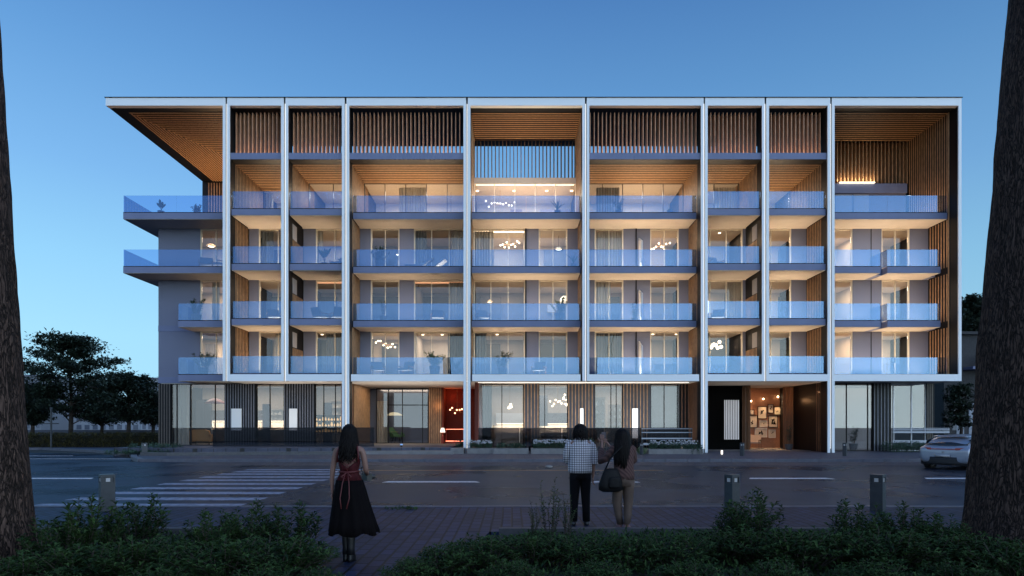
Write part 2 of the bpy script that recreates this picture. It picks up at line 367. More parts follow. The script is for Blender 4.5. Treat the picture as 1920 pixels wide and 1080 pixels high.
# partition walls behind each column (core is dark, both faces carry timber slats)
for i in range(8):
    a, b = cx[i][0] + .05, cx[i][1] - .05
    l, rr = i, i + 1          # bay on the left / on the right
    ytop = 40.0
    core = MB()
    side_l = l in (4, 5, 6, 7); side_r = rr in (1, 2, 3, 4)
    cut = None
    if i == 1: cut = 'r'      # third bay: slats only to breast height, dark panel above
    if i == 6: cut = 'l'
    core.box(a, b, DF, DB, FL[1] - .3, TOPS - .02)
    hi = RZ if (l in (0, 4, 8) or rr in (4, 8)) else TOPZ
    if hi > TOPZ: core.box(a, b, DF, 40.3, TOPZ, hi)
    bp('partition_wall', core, dark)
    for n in (1, 2, 3, 4):
        z0 = FL[n]; z1 = (FL[n + 1] - .39) if n < 4 else (RZ if ((rr == 4 and side_r) or (l == 4 and side_l)) else TOPZ)
        ye = DW if n < 4 else (39.6 if z1 > TOPZ else 40.0)
        if side_r:
            zz = z0 + 1.55 if (cut == 'r' and n < 4) else z1
            slats_side(cx[i][1] - .05, 1, DF if rr != 4 else DF + .3, ye, z0, zz)
        if side_l:
            zz = z0 + 1.55 if (cut == 'l' and n < 4) else z1
            slats_side(cx[i][0] + .05, -1, DF, ye, z0, zz)
        if cut and n < 4:
            x = cx[i][1] - .045 if cut == 'r' else cx[i][0] + .045
            s = 1 if cut == 'r' else -1
            bp('wall_panel', MB().box(min(x, x + .03 * s), max(x, x + .03 * s), DF + .05, DF + .75, z0 + 1.6, z1 - .25), plastg)
# canopied bay: its right hand wall above the top balcony
# last bay, right side
a = PX(1797.5, D0)
bp('partition_wall', MB().box(a + .03, a + .25, DF, DB, 4.2, RZ), dark)
for (z0, z1, ye) in [(4.6, 7.28, DW), (7.67, 10.38, DW), (10.77, 13.48, DW), (13.87, RZ, 39.6)]: slats_side(a + .03, -1, DF + .1, ye, z0, z1, sp=.24 if ye == DW else .2)
bp('slat_cladding', MB().box(a - .03, a + .02, DF + .02, DF + .08, 4.6, RZ), wood)

# slatted ceilings
for i in (1, 2, 3, 5, 6, 7):
    x0, x1 = bay[i]
    bp('soffit', MB().box(x0, x1, D0 + .45, DB, TOPZ + .02, TOPS - .01), dark)
    bp('soffit_edge', MB().box(x0, x1, D0 + .11, DF, TOPZ - .012, TOPZ - .002), dark)
    slats_ceil(x0, x1, DF, 40.0 if i in (1, 7) else DT, TOPZ - .02)
slats_ceil(bay[4][0], bay[4][1], DF, 39.55, RZ - .03)
slats_ceil(bay[8][0], bay[8][1], DF, 39.55, RZ - .03)
# canopy of the first bay: two fields of slats meeting in a mitre
mb = MB(); y = DF + .05
while y < 46:
    x0 = -22.0 + (y - DF) * .5
    if x0 < -15.9: mb.box(x0, -15.95, y, y + .095, RZ - .018, RZ + .012)
    y += .26
x = -21.95
while x < -15.95:
    mb.box(x, x + .065, DF + (x + 22) * 2, 46.1, RZ - .017, RZ + .013); x += .17
bp('slat_ceiling', mb, wood)
mb = MB(); mb.box(-22.79, -15.9, 46.2, 46.4, 13.87, RZ); bp('back_wall', mb, dark)
mb = MB(); x = -22.35
while x < -16: mb.box(x, x + .07, 46.18, 46.2, 13.9, RZ - .1); x += .2
bp('slat_cladding', mb, wood)
# louvre screens
def fins(x0, x1, y0, y1, z0, z1, m=woodf, sp=.232, name='louvre_screen'):
    mb = MB(); x = x0 + .1
    while x < x1 - .03: mb.box(x, x + .045, y0, y1, z0, z1); x += sp
    return bp(name, mb, m)
for i in (1, 2, 3, 5, 6, 7): blight(area('fin_fill', ((bay[i][0] + bay[i][1]) / 2, D0 + .36, TOPS + .04), bay[i][1] - bay[i][0] - .3, .12, 3.4 * (bay[i][1] - bay[i][0]), (1, .62, .36), (R(176), 0, 0), spread=150))  # unseen lamps added to warm up the louvre fins
for i in (1, 2, 3, 5, 6, 7): fins(bay[i][0] + (.0 if i < 3 else 0), bay[i][1], 35.75, 36.3, TOPS, RZ - .12)
fins(bay[4][0], bay[4][1], 39.6, 40.2, TOPZ + .3, RZ + .02, wood)
fins(bay[8][0], bay[8][1], 39.6, 40.0, TOPZ + .3, RZ - .03, wood)
bp('back_wall', MB().box(bay[8][0], bay[8][1], 40.02, 40.15, TOPZ - 3, RZ), woodd)

# slabs, balconies, railings
def railing(x0, x1, y, z, ret=None):
    b = MB(); b.box(x0, x1, y + .01, y + .07, z, z + .045)
    if ret == 'l': b.box(x0, x0 + .06, y + .07, 45, z, z + .045)
    ro = bp('railing', b, dark)
    g = MB(); n = max(1, round((x1 - x0) / 3.2)); w = (x1 - x0) / n
    for k in range(n): bp('glass_pane', MB().box(x0 + k * w + .004, x0 + (k + 1) * w - .004, y + .03, y + .045, z + .045, z + 1.0), rail, ro)
    if ret == 'l': bp('glass_pane', MB().box(x0 + .02, x0 + .035, y + .05, 45, z + .045, z + 1.0), rail, ro)
    return ro
def slab(x0, x1, y0, z, y1=DW - .05, m=slabm):
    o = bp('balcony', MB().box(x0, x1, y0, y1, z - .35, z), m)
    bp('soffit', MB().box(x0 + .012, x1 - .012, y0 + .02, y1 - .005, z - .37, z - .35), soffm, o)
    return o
ins = .05
for n in (1, 2, 3, 4):
    z = FL[n]
    for i in range(1, 9):
        x0, x1 = bay[i]; yf = 36.05 if wide[i] else 35.4
        if i == 8: 
            yi = DW if n < 4 else 39.6
            if n in (2, 3):
                xa, xb = PX(1651, 36.05), PX(1664, 36.05); xc = PX(1763.5, 36.05)
                slab(x0 + ins, xa, 36.05, z); railing(x0 + ins, xa, 36.05, z)
                slab(xb, xc, 36.05, z); railing(xb, xc, 36.05, z)
                bp('glass_pane', MB().box(xb + .01, xb + .025, 36.12, DW, z + .045, z + 1), rail)
                bp('soffit', MB().box(xa, xb, 36.6, DW, z - .36, z - .05), slabm); bp('soffit', MB().box(xc, x1 - .1, 37.0, DW, z - .36, z - .05), slabm)
            else:
                slab(x0 + ins, x1 - .05, 36.05, z, 39.5 if n == 4 else DW - .05); railing(x0 + ins, x1 - .06, 36.05, z)
        else:
            slab(x0 + .015, x1 - .015, yf, z, (DW - .05) if n < 4 else (39.9 if i in (1, 7) else DT - .05)); railing(x0 + .015, x1 - .015, yf, z)
        ys = (DW if n < 4 else DT)
        bp('floor_slab', MB().box(x0 - .1, x1 + .1, DW - .05, DB, z - .36, z - .004), plast if n < 4 else plast)
    # first bay
    if n >= 3:
        xl = -22.33
        o = bp('balcony', MB().box(xl, cx[0][0] - .01, 36.05, 45.5, z - .35, z), slabm)
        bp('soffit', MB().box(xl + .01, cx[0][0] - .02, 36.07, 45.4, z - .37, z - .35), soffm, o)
        railing(xl, cx[0][0] - .01, 36.05, z, 'l')
    else:
        xl = PX(334, 36.05)
        slab(xl, cx[0][0] - .01, 36.05, z); railing(xl, cx[0][0] - .01, 36.05, z)
        bp('glass_pane', MB().box(xl + .01, xl + .025, 36.12, DW, z + .045, z + 1), rail)
        bp('floor_slab', MB().box(-21.29, -15.9, DW - .03, DB, z - .36, z - .004), slabm)
    if n >= 3: bp('floor_slab', MB().box(-21.2, -15.9, DW, DB, z - .372, z - .352), plast)
# side balconies at the far left corner
for z in (4.9, 7.75):
    b = bp('balcony', MB().box(-22.1, -21.3, 39.5, 43, z - .3, z), slabm)
    bp('glass_pane', MB().box(-22.1, -21.3, 39.5, 39.52, z, z + 1), rail, b)
# rear mass of the building
bp('rear_block', MB().box(-21.29, -15.9, DB, 50, 0, 13.5), wallm)
bp('rear_block', MB().box(-15.9, XR, DB, 50, 0, TOPZ), wallm)
bp('side_wall', MB().box(-21.29, -21.05, DW + .2, DB, 4.2, 13.5), wallm)

# facade walls and windows of the three middle floors
W3 = {0: ([(297, 375)], [(375, 434)]), 1: ([(467, 485)], [(485, 557)]), 2: ([(569, 592)], [(592, 663)]),
      3: ([(675, 695), (749, 776)], [(695, 749), (776, 875)]), 4: ([(987, 1010), (1064, 1084)], [(888, 985), (1010, 1064)]),
      5: ([(1094, 1115), (1169, 1219), (1273, 1291)], [(1115, 1169), (1219, 1273)]), 6: ([(1393, 1398)], [(1301, 1393)]),
      7: ([(1484, 1512)], [(1408, 1484)]), 8: ([(1599, 1653), (1706, 1741)], [(1522, 1599), (1653, 1706)])}
def window(x0, x1, y, z0, z1, fm=cream, muls=(), dep=.10, t=.075, g=win):
    f = MB(); f.box(x0, x0 + t, y, y + dep, z0, z1); f.box(x1 - t, x1, y, y + dep, z0, z1)
    f.box(x0 + t, x1 - t, y, y + dep, z1 - t, z1); f.box(x0 + t, x1 - t, y, y + dep, z0, z0 + t)
    for mx_ in muls: f.box(mx_ - .02, mx_ + .02, y, y + dep, z0 + t, z1 - t)
    o = bp('window', f, fm)
    e = [x0 + t] + list(muls) + [x1 - t]
    for a, b in zip(e, e[1:]): bp('pane', MB().box(a + .02, b - .02, y + .04, y + .055, z0 + t, z1 - t), g, o)
    return o
for i, (ws, gs) in W3.items():
    for n in (1, 2, 3):
        z0, z1 = FL[n], FL[n + 1] - .36
        if i == 0 and n < 3: z1 = FL[n + 1] - .36
        for a, b in ws:
            xa, xb = PX(a, DW), PX(b, DW)
            wo = bp('facade_wall', MB().box(xa, xb, DW, DW + .3, z0, z1), wallm)
            if i == 5 and a == 1169: bp('post', MB().box(PX(1191.5, DW), PX(1193.5, DW), DW - .07, DW, z0, z1), dark, wo)
            if i == 8 and a == 1599: bp('joint', MB().box(PX(1632.5, DW), PX(1634, DW), DW - .012, DW, z0, z1), dark, wo)
        if i == 4: bp('post', MB().box(PX(984.6, DW), PX(987.2, DW), DW - .07, DW + .1, z0, z1), dark)
        for a, b in gs:
            xa, xb = PX(a, DW), PX(b, DW); m = []
            if xb - xa > 2.3: k = 3 if xb - xa > 2.9 else 2
            else: k = 2
            m = [xa + (xb - xa) * j / k for j in range(1, k)]
            dep = .5 if (i == 8 and a == 1653) else 0
            window(xa, xb, DW + .04, z0, z1, cream, m)
# white lit door leaf standing out from the wall in the sixth bay
for n in (1, 2, 3):
    z0 = FL[n]
    bp('balcony_divider', MB().prism([(37.75, z0), (36.9, z0), (36.9, z0 + 1.75), (37.75, z0 + 2.15)], 'x', PX(1197, DW), PX(1197, DW) + .08), whitep)
# top floor glazing
for i in range(1, 8):
    x0, x1 = bay[i]; y = 40.0 if i in (1, 7) else DT
    z0, z1 = FL[4], TOPZ - (.0 if i != 4 else .02)
    k = 2 if not wide[i] else 5
    window(x0, x1, y, z0, z1, bronze if i != 4 else cream, [x0 + (x1 - x0) * j / k for j in range(1, k)], t=.04)
    bp('ceiling', MB().box(x0 - .1, x1 + .1, (DT if i == 4 else y), DB, TOPZ, TOPS - .02 if i == 4 else TOPZ + .015), plast)
bp('light_strip', MB().box(bay[4][0] + .1, bay[4][1] - .1, DT + .12, DT + .2, TOPZ - .05, TOPZ - .02), ledw)
# last bay, top: a solid core with panels and a light along its top
x0 = bay[8][0]; xe = PX(1700, 39.6)
pc = MB(); pc.box(x0, xe, 39.55, 40.0, 16.3, 16.9); bp('core_wall', pc, slabm)
pc = MB(); pc.box(x0, xe, 39.7, 40.0, FL[4], 16.3); pco = bp('core_wall', pc, mat('blue_grey_panel', (.16, .17, .23), .5))
for (a, b) in ((1568, 1598), (1602, 1630)): bp('wall_panel', MB().box(PX(a, 39.6), PX(b, 39.6), 39.66, 39.7, FL[4], 16.25), plastg, pco)
bp('light_strip', MB().box(PX(1574, 39.5), PX(1640, 39.5), 39.45, 39.54, 16.92, 16.96), ledw)
blight(area('slat_wall_fill', (24.4, 37.6, FL[4] + .06), .3, 2.2, 60, (1, .66, .38), (R(180), R(-14), 0)))  # added lamp, brightens the slatted side wall
for n_ in (1, 2, 3): blight(area('slat_wall_fill', (24.5, 36.9, FL[n_] + .06), .2, 1.4, 16, (1, .66, .38), (R(180), R(-14), 0)))  # more added lamps for the slats on the lower floors
blight(area('light_strip_glow', (PX(1607, 39.4), 39.5, 17.05), 2.4, .1, 25, (1, .8, .55), (R(180), 0, 0)))

# ------------------------------------------------ rooms behind the windows
rng = random.Random(7)
tone = {}
wallc = [plast, plastg, plast, mat('plaster_taupe', (.42, .35, .30), .8), mat('plaster_green', (.22, .25, .23), .8)]
plan = {(3, 2): (.16, 1), (3, 3): (.22, 1), (3, 1): (.55, 0), (4, 1): (.42, 1), (4, 2): (.45, 1), (4, 3): (.9, 0), (5, 1): (.4, 1), (5, 2): (.38, 3), (5, 3): (.75, 0), (2, 3): (.9, 0), (2, 2): (.2, 1), (2, 1): (.3, 4),
        (1, 1): (.5, 0), (1, 2): (.4, 1), (1, 3): (.35, 1), (0, 1): (1, 0), (0, 2): (.7, 0), (0, 3): (.6, 0), (6, 1): (.5, 1), (6, 2): (.6, 0), (6, 3): (.8, 0), (7, 1): (.8, 0), (7, 2): (.9, 0), (7, 3): (.9, 0), (8, 1): (.9, 0), (8, 2): (.9, 0), (8, 3): (.9, 0)}
WARM = (1, .76, .54)
for i in range(0, 9):
    for n in (1, 2, 3, 4):
        if (i == 0 or i == 8) and n == 4: continue
        x0, x1 = (bay[i] if i else (-21.05, -15.9)); z0 = FL[n]; z1 = FL[n + 1] - .36 if n < 4 else TOPZ
        p, wc = plan.get((i, n), (.9, 0)); yb = 41.6 if n < 4 else 42.4
        bp('room_wall', MB().box(x0 - .1, x1 + .1, yb, yb + .15, z0, z1), wallc[wc])
        yf = DW if n < 4 else (40.0 if i in (1, 7) else DT)
        w = x1 - x0
        if n < 4:   # inner partition dividing wide rooms
            if wide[i] and i: bp('room_wall', MB().box((x0 + x1) / 2 - .06, (x0 + x1) / 2 + .06, DW + .7, yb, z0, z1), wallc[wc])
            k = 2 if (wide[i] and i) else 1
            for j in range(k):
                blight(area('ceiling_light', (x0 + w * (j + .5) / k, (yf + yb) / 2 + .2, z1 - .08), w / k * .6, 1.2, 46 * w / k * p * rng.uniform(.6, 1.25), rng.choice([WARM, WARM, (1, .70, .44), (1, .84, .68)])))
        else: blight(area('ceiling_light', ((x0 + x1) / 2, (yf + yb) / 2, z1 - .1), w * .7, 1.2, 60 * w * (1.2 if i == 4 else .9), (1, .80, .60)))
        # unseen lamps added along the balcony floors to warm the soffits
        ip = {0: .25, 8: .8}.get(i, 1.0) * (.45 if (i == 3 and n in (1, 2, 3)) else .7 if i in (4, 2) else 1)
        if n < 4 or i not in (0,):
            if n < 4: blight(area('balcony_fill', ((x0 + x1) / 2 if i else -17.3, DW - .62, z0 + .06), (w * .8 if i else 2.0), .1, (21 * w if i else 36) * ip, (1, .74, .49), (R(180 + 4), 0, 0), spread=150))
            else: blight(area('balcony_fill', ((x0 + x1) / 2, (DT if i not in (1, 7, 8) else 39.5) - .5, z0 + .06), w * .8, .15, 45 * w * (1.0 if i not in (4, 8) else 1.3), (1, .74, .49), (R(180 + 12), 0, 0)))
blight(area('balcony_fill', (-18.5, 44.5, 14.0), 4, .5, 600, (1, .62, .34), (R(190), 0, 0)))  # same kind of added fill, for the canopied bay

# ------------------------------------------------ ground floor
GZ = 4.15
bp('soffit', MB().box(-16.0, XR - .1, D0 + .3, DB, GZ, GZ + .03), soffm); bp('soffit', MB().box(-21.0, -16.0, 37.6, DB, GZ, GZ + .03), soffm)
bp('podium', MB().box(-21.0, -3.3, 37.6, DB, .1, TZ + .012), conc)
bp('podium', MB().box(-3.3, 10.9, 37.6, DB, .1, .28), conc)
bp('podium', MB().box(10.9, 25, 37.6, DB, .1, .15), conc)
def pier(a, b, D, z0, m1=greys, m2=dark, sp=.155, zt=GZ, zbot=None):
    xa, xb = PX(a, D), PX(b, D)
    o = bp('pier', MB().box(xa, xb, D, D + .3, z0, zt), m2)
    mb = MB(); x = xa + .02
    while x + .06 < xb: mb.box(x, x + .055, D - .02, D, z0, zt - .01); x += sp
    bp('slat_cladding', mb, m1, o); return o
def shop(a, b, D, z0, muls=(), fm=dark, t=.04, zt=GZ - .01):
    return window(PX(a, D), PX(b, D), D + .08, z0, zt, fm, [PX(q, D) for q in muls], dep=.08, t=t, g=shopg)
DG = 37.5
pier(297, 320, DG, TZ, bronze); pier(421, 480, DG, TZ); pier(532, 590, DG, TZ); 
shop(320, 356, DG, TZ, (330,)); shop(356, 421, DG, TZ, (402,)); shop(480, 532, DG, TZ, (505,)); shop(590, 655, DG, TZ, (606, 628))
for a, b in ((435, 454), (543, 558)):   # white door leaf in the slatted piers, lit look painted in by emission
    d = bp('door', MB().box(PX(a, DG), PX(b, DG), DG - .10, DG - .065, TZ + .9, TZ + 2.2), mat('painted_glow_panel', (.7, .7, .7), .5, emit=(.8, .86, .9), estr=.08))
# entrance recess of the fourth bay
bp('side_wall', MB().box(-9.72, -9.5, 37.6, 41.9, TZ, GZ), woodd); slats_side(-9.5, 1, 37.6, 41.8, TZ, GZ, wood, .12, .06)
bp('side_wall', MB().box(-10.2, -9.5, 37.45, 37.62, TZ, GZ), woodd)
shop(705, 803, 41.8, TZ, (728, 754, 792), zt=GZ - .01); 
bp('transom', MB().box(PX(726, 41.7), PX(803, 41.7), 41.72, 41.85, 2.99, 3.04), dark)
p = pier(804, 828, 41.3, TZ, wood, woodd, .12)
bp('side_wall', MB().box(PX(828, 41.3), PX(828, 41.3) + .12, 41.3, 42.9, TZ, GZ), redw)
bp('back_wall', MB().box(PX(826, 41.3), -1.9, 42.95, 43.1, .2, GZ), redw)
bp('side_wall', MB().box(-2.15, -1.95, 36.2, 42.9, .2, GZ), redw)
bp('room_wall', MB().box(-9.6, PX(804, 41.8), 45.5, 45.7, TZ, GZ), plast); 
blight(area('ceiling_light', (-7.4, 39.6, GZ - .05), 3.5, 2.0, 75, (1, .80, .58)))
blight(point('red_lamp', (-4.0, 42.3, 3.6), 11, (1, .16, .05), .15)); blight(point('red_lamp', (-3.2, 41.6, 1.2), 6, (1, .16, .05), .15))
blight(point('pier_light', (PX(822, 41), 40.9, 2.9), 6, (1, .5, .2), .05))
# fifth and sixth bays
bp('side_wall', MB().box(-1.95, -1.8, 37.2, 42.9, .2, GZ), plastg)
for a, b in ((982, 1010), (1065, 1115), (1168, 1220)): 
    p = pier(a, b, DG, .25, wood, mat('blue_grey_back', (.06, .065, .08), .5), .2)
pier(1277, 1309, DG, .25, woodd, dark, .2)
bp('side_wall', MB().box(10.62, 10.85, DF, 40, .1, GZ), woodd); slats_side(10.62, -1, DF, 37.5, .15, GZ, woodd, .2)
shop(900, 982, DG, .25, (941,)); shop(1010, 1065, DG, .25, (1021.5,)); shop(1115, 1168, DG, .25, (1146, 1156)); shop(1220, 1277, DG, .25, (1246, 1271))
bp('light_strip', MB().box(bay[4][0] + .3, bay[5][1] - .4, 36.2, 36.3, GZ - .03, GZ - .002), led)
for a, b in ((1087.5, 1093.5), (1185, 1195.5)): bp('door', MB().box(PX(a, DG), PX(b, DG), DG - .10, DG - .065, .9, PZ(766, DG)), mat('painted_glow_white', (.8, .8, .8), .5, emit=(1, .97, .9), estr=.9))  # white leaves given emission in place of light from a lit opening
# seventh and eighth bays: a dark recess and the terracotta room
bp('back_wall', MB().box(10.9, PX(1405, 39.5), 39.5, 39.7, .1, GZ), black)
bp('side_wall', MB().box(PX(1393, 39.5), PX(1405, 39.5), 39.3, 39.5, .1, GZ), woodd)
bp('room_wall', MB().box(14.4, 19.0, 42.0, 42.2, .1, GZ), orangew)
bp('room_wall', MB().box(14.3, 14.45, 39.7, 42, .1, GZ), orangew)
bp('side_wall', MB().box(PX(1541, 36.3), PX(1541, 36.3) + .2, DF, 42, .1, GZ), dark)
mb = MB()
for k in range(15):
    t = k / 14; mb.box(PX(1497 + 44 * t, 39.4 - 3.2 * t), PX(1497 + 44 * t, 39.4 - 3.2 * t) + .07, 39.4 - 3.2 * t, 39.47 - 3.2 * t, .1, GZ - .01)
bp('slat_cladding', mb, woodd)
bp('side_wall', MB().hexa([(PX(1497, 39.4) + .09, 39.5, .1), (PX(1541, 36.2) + .09, 36.3, .1), (PX(1541, 36.2) + .2, 36.3, .1), (PX(1497, 39.4) + .2, 39.5, .1), (PX(1497, 39.4) + .09, 39.5, GZ), (PX(1541, 36.2) + .09, 36.3, GZ), (PX(1541, 36.2) + .2, 36.3, GZ), (PX(1497, 39.4) + .2, 39.5, GZ)]), dark)
# white slatted panel hanging in the dark recess, emission makes it look lit
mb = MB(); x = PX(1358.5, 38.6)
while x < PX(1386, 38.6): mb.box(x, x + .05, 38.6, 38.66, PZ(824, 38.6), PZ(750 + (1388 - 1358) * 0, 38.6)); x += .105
bp('slat_screen', mb, mat('glowing_white_slat', (.5, .5, .5), .5, emit=(.8, .8, .85), estr=.3))  # slats glow through emission in place of light falling on them
for (xa_, xb_, y_, z_, p_) in ((-15.7, -10.0, 36.3, TZ, 70), (-9.0, -2.8, 36.6, TZ, 90), (-2.0, 10.3, 36.6, .45, 150), (11.2, 17.5, 37.0, .2, 22)):
    blight(area('soffit_fill', ((xa_ + xb_) / 2, y_, z_ + .05), xb_ - xa_, .1, p_, (1, .92, .84), (R(180), 0, 0), spread=120))  # unseen lamps added to brighten the soffit above the ground floor
blight(point('curtain_glow', (PX(1490, 39), 39.0, 3.2), 10, (1, .5, .22), .08)); blight(point('pier_glow', (PX(1530, 37), 36.7, 3.6), 7, (1, .55, .28), .06))

# last bay
shop(1565, 1638, 37.0, .15, (1589, 1629)); pier(1638, 1671, 37.0, .15, greys, dark, .2); shop(1671, 1738, 37.3, .15, (1677, 1711), fm=white); pier(1738, 1752, 37.3, .15, bronze, dark, .13)
bp('room_wall', MB().box(18.0, 25, 41, 41.2, .1, GZ), wallc[1])
for (x, w_, p_, c_) in ((-18.6, 4.5, 60, (1, .88, .72)), (-13.8, 4.0, 45, (1, .9, .76)), (-10.9, 2.4, 20, (1, .86, .68)), (-7.2, 3.5, 70, (1, .84, .62)), (1.2, 5, 60, (1, .88, .78)), (6.5, 5, 50, (1, .85, .74)), (21, 5, 14, (1, .84, .66))):
    blight(area('ceiling_light', (x, 40.2 if x != -7.2 else 43.6, GZ - .06), w_, 1.5, p_ * 1.5, c_))
for k in range(3): 
    X_, = (PX(1409 + 27 * k, 41.6),)
    blight(area('spot_glow', (X_, 41.62, PZ(746, 41.6)), .1, .1, 20, (1, .60, .30), (R(-14), 0, 0), spread=100))
blight(area('ceiling_light', (16.5, 40.6, GZ - .06), 2.4, 1, 14, (1, .5, .25)))
bp('room_wall', MB().box(-21.0, -9.9, 42.2, 42.4, TZ, GZ), plast)
bp('room_wall', MB().box(-1.9, 10.6, 42.2, 42.4, .2, GZ), plast)
bp('room_wall', MB().box(-21.0, -20.8, 37.9, 42.2, TZ, GZ), dark)
bp('room_wall', MB().box(PX(558, 39), PX(558, 39) + .12, 38.2, 42.2, TZ, GZ), plastg)
bp('room_wall', MB().box(PX(1216, 38.4), 10.6, 38.6, 38.7, .2, GZ), plastg)
# ---------------------------------------------------------------- things in and on the building
leafm = mat('dark_leaf', (.035, .075, .045), .5, var=.5, vscale=9)
leafl = mat('light_leaf', (.14, .20, .10), .5, var=.4, vscale=9)
potm = mat('pot_grey', (.10, .10, .11), .6)
potw = mat('pot_light', (.35, .34, .33), .6)
fabr = mat('grey_fabric', (.13, .14, .16), .9)
brass = mat('brass', (.5, .32, .15), .35, metal=.8)
storey = ['ground floor', 'first balcony level', 'second balcony level', 'third balcony level', 'top balcony level']
ordn = ['first', 'second', 'third', 'fourth', 'fifth', 'sixth', 'seventh', 'eighth', 'last']
def whr(i, n): return '%s, %s bay from left' % (storey[n], ordn[i]) if i < 8 else '%s, last bay on right' % storey[n]
LR = random.Random(11)
def leaf(mb, p, d, l, w, up=Vector((0, 0, 1))):
    d = d.normalized(); s = d.cross(up)
    if s.length < .01: s = Vector((1, 0, 0))
    s.normalize(); nrm = s.cross(d); k = len(mb.v)
    m_ = p + d * l * .45 + nrm * l * .06
    mb.v += [tuple(p), tuple(m_ - s * w * .5), tuple(p + d * l - nrm * l * .08), tuple(m_ + s * w * .5)]
    mb.f += [(k, k + 1, k + 2), (k, k + 2, k + 3)]
def bush(x, y, z, w, h, pot, lab, n=260, m=None, ls=.15, grp=None, name='potted_shrub', cat='potted plant'):
    e = empty(name, (x, y, z), 0, lab, cat, grp)
    MB().lathe((0, 0, 0), [(.10 * pot + .08, 0), (.13 * pot + .10, .12), (.16 * pot + .12, .34 * pot + .1), (.13 * pot + .11, .34 * pot + .1)]).build('pot', potm, e)
    st_ = MB(); fo = MB(); b0 = .3 * pot
    for k in range(max(5, int(w * 12))):
        a = LR.uniform(0, 6.28); r = w * .5 * LR.uniform(.2, 1); tip = Vector((r * math.cos(a), r * math.sin(a) * .6, b0 + (h - b0) * LR.uniform(.55, 1)))
        p0 = Vector((tip.x * .15, tip.y * .15, b0)); mid = (p0 + tip) / 2 + Vector((0, 0, .05))
        st_.tube([p0, mid, tip], [.012, .008, .004], 4)
        for q in range(n // 9):
            t = LR.uniform(.25, 1); b = p0.lerp(tip, t)
            leaf(fo, b, Vector((LR.uniform(-1, 1), LR.uniform(-1, 1), LR.uniform(-.3, 1))), ls * LR.uniform(.6, 1.2), ls * .4)
    st_.build('stem', woodd, e); fo.build('foliage', m or leafm, e); return e
def banana(x, y, z, h, lab, n=6, spiky=False, grp=None):
    e = empty('potted_palm' if spiky else 'banana_plant', (x, y, z), 0, lab, 'potted plant', grp)
    MB().lathe((0, 0, 0), [(.14, 0), (.19, .28), (.16, .28)]).build('pot', potm, e)
    for k in range(n):
        t = (k - (n - 1) / 2) / n * 2; mb = MB(); hh = h * LR.uniform(.7, 1.05); wd = .05 if spiky else .17
        rings = []; N = 9; L = []
        for q in range(N):
            u = q / (N - 1); cxp = t * h * (.35 if not spiky else .5) * u ** 1.6; zz = .25 + (hh - .25) * (u - .1 * abs(t) * u * u)
            ww = (.008 if u < (.45 if not spiky else .1) else wd * math.sin(math.pi * min(1, max(.08, (u - .42) / .58 if not spiky else u))) ** .7) * .5 + .004
            L.append((cxp, ww, zz))
        yy = LR.uniform(-.1, .1)
        for a, b in zip(L, L[1:]):
            kk = len(mb.v); mb.v += [(a[0] - a[1], yy, a[2]), (a[0], yy + .02, a[2] - .01), (a[0] + a[1], yy, a[2]), (b[0] - b[1], yy, b[2]), (b[0], yy + .02, b[2] - .01), (b[0] + b[1], yy, b[2])]
            mb.f += [(kk, kk + 1, kk + 4, kk + 3), (kk + 1, kk + 2, kk + 5, kk + 4)]
        mb.build('leaf', leafm, e)
    return e
BF = 36.5; G = 'plants on the balconies'
banana(PX(302, 36.6), 36.6, FL[4], .98, 'broad-leaved plant at the open left end of top balcony', 4, grp=G)
bush(PX(370, 36.7), 36.7, FL[4], .9, .75, .5, 'low leafy plant beside the first column on top balcony', grp=G)
bush(PX(368, BF), BF, FL[2], 1.1, 1.35, 1, 'tall bush in the small left balcony, second level up', 400, grp=G)
bush(PX(382, BF), BF, FL[1], 1.5, 1.35, 1, 'wide bush in the lowest left balcony', 460, grp=G)
banana(PX(608, 36.3), 36.3, FL[3], 1.35, 'dark banana plant on the third bay balcony, third level', 5, grp=G)
bush(PX(712, BF), BF, FL[3], 1.3, 1.35, 1, 'big bush in the fourth bay, third level balcony', 460, grp=G)
bush(PX(719, BF), BF, FL[2], .55, 1.25, .7, 'slim bush in the fourth bay, second level balcony', 260, grp=G)
bush(PX(815, BF), BF, FL[1], 1.35, 1.45, 1.3, 'silvery bush in tall planter, fourth bay, lowest balcony', 500, leafl, grp=G)
banana(PX(856, BF), BF, FL[1], 1.05, 'arching plant next to fourth column on the lowest balcony', 7, True, grp=G)
banana(PX(1045, BF), BF, FL[4], .98, 'spreading plant in the fifth bay on the top balcony', 7, True, grp=G)
banana(PX(1075, BF), BF, FL[3], 1.0, 'thin arching plant, fifth bay, third level balcony', 7, True, grp=G)
bush(PX(1050, BF), BF, FL[2], 1.25, 1.5, 1.2, 'tall bush lit from behind, fifth bay, second level', 520, leafl, grp=G)
bush(PX(942, BF), BF, FL[1], 1.15, 1.4, 1, 'round green bush in the fifth bay, lowest balcony', 480, grp=G)
bush(PX(1189, 37.0), 37.0, FL[2], .4, 1.3, .6, 'narrow plant by the white divider, sixth bay, second level', 220, grp=G)
bush(PX(1160, BF), BF, FL[4], .7, .95, .5, 'bush in the middle of the top balcony, sixth bay', 300, grp=G)
banana(PX(1256, BF), BF, FL[4], .42, 'small agave in the sixth bay on the top balcony', 9, True, grp=G)
bush(PX(1478, 38.6), 38.6, FL[1], .5, 2.2, .6, 'tall indoor plant behind glass, eighth bay, lowest level', 300, leafl, grp=G)
bush(PX(900, 37), 37.3, FL[1], .1, .2, .2, 'tiny pot plant by the window, fifth bay, lowest level', 60, grp=G) if False else None
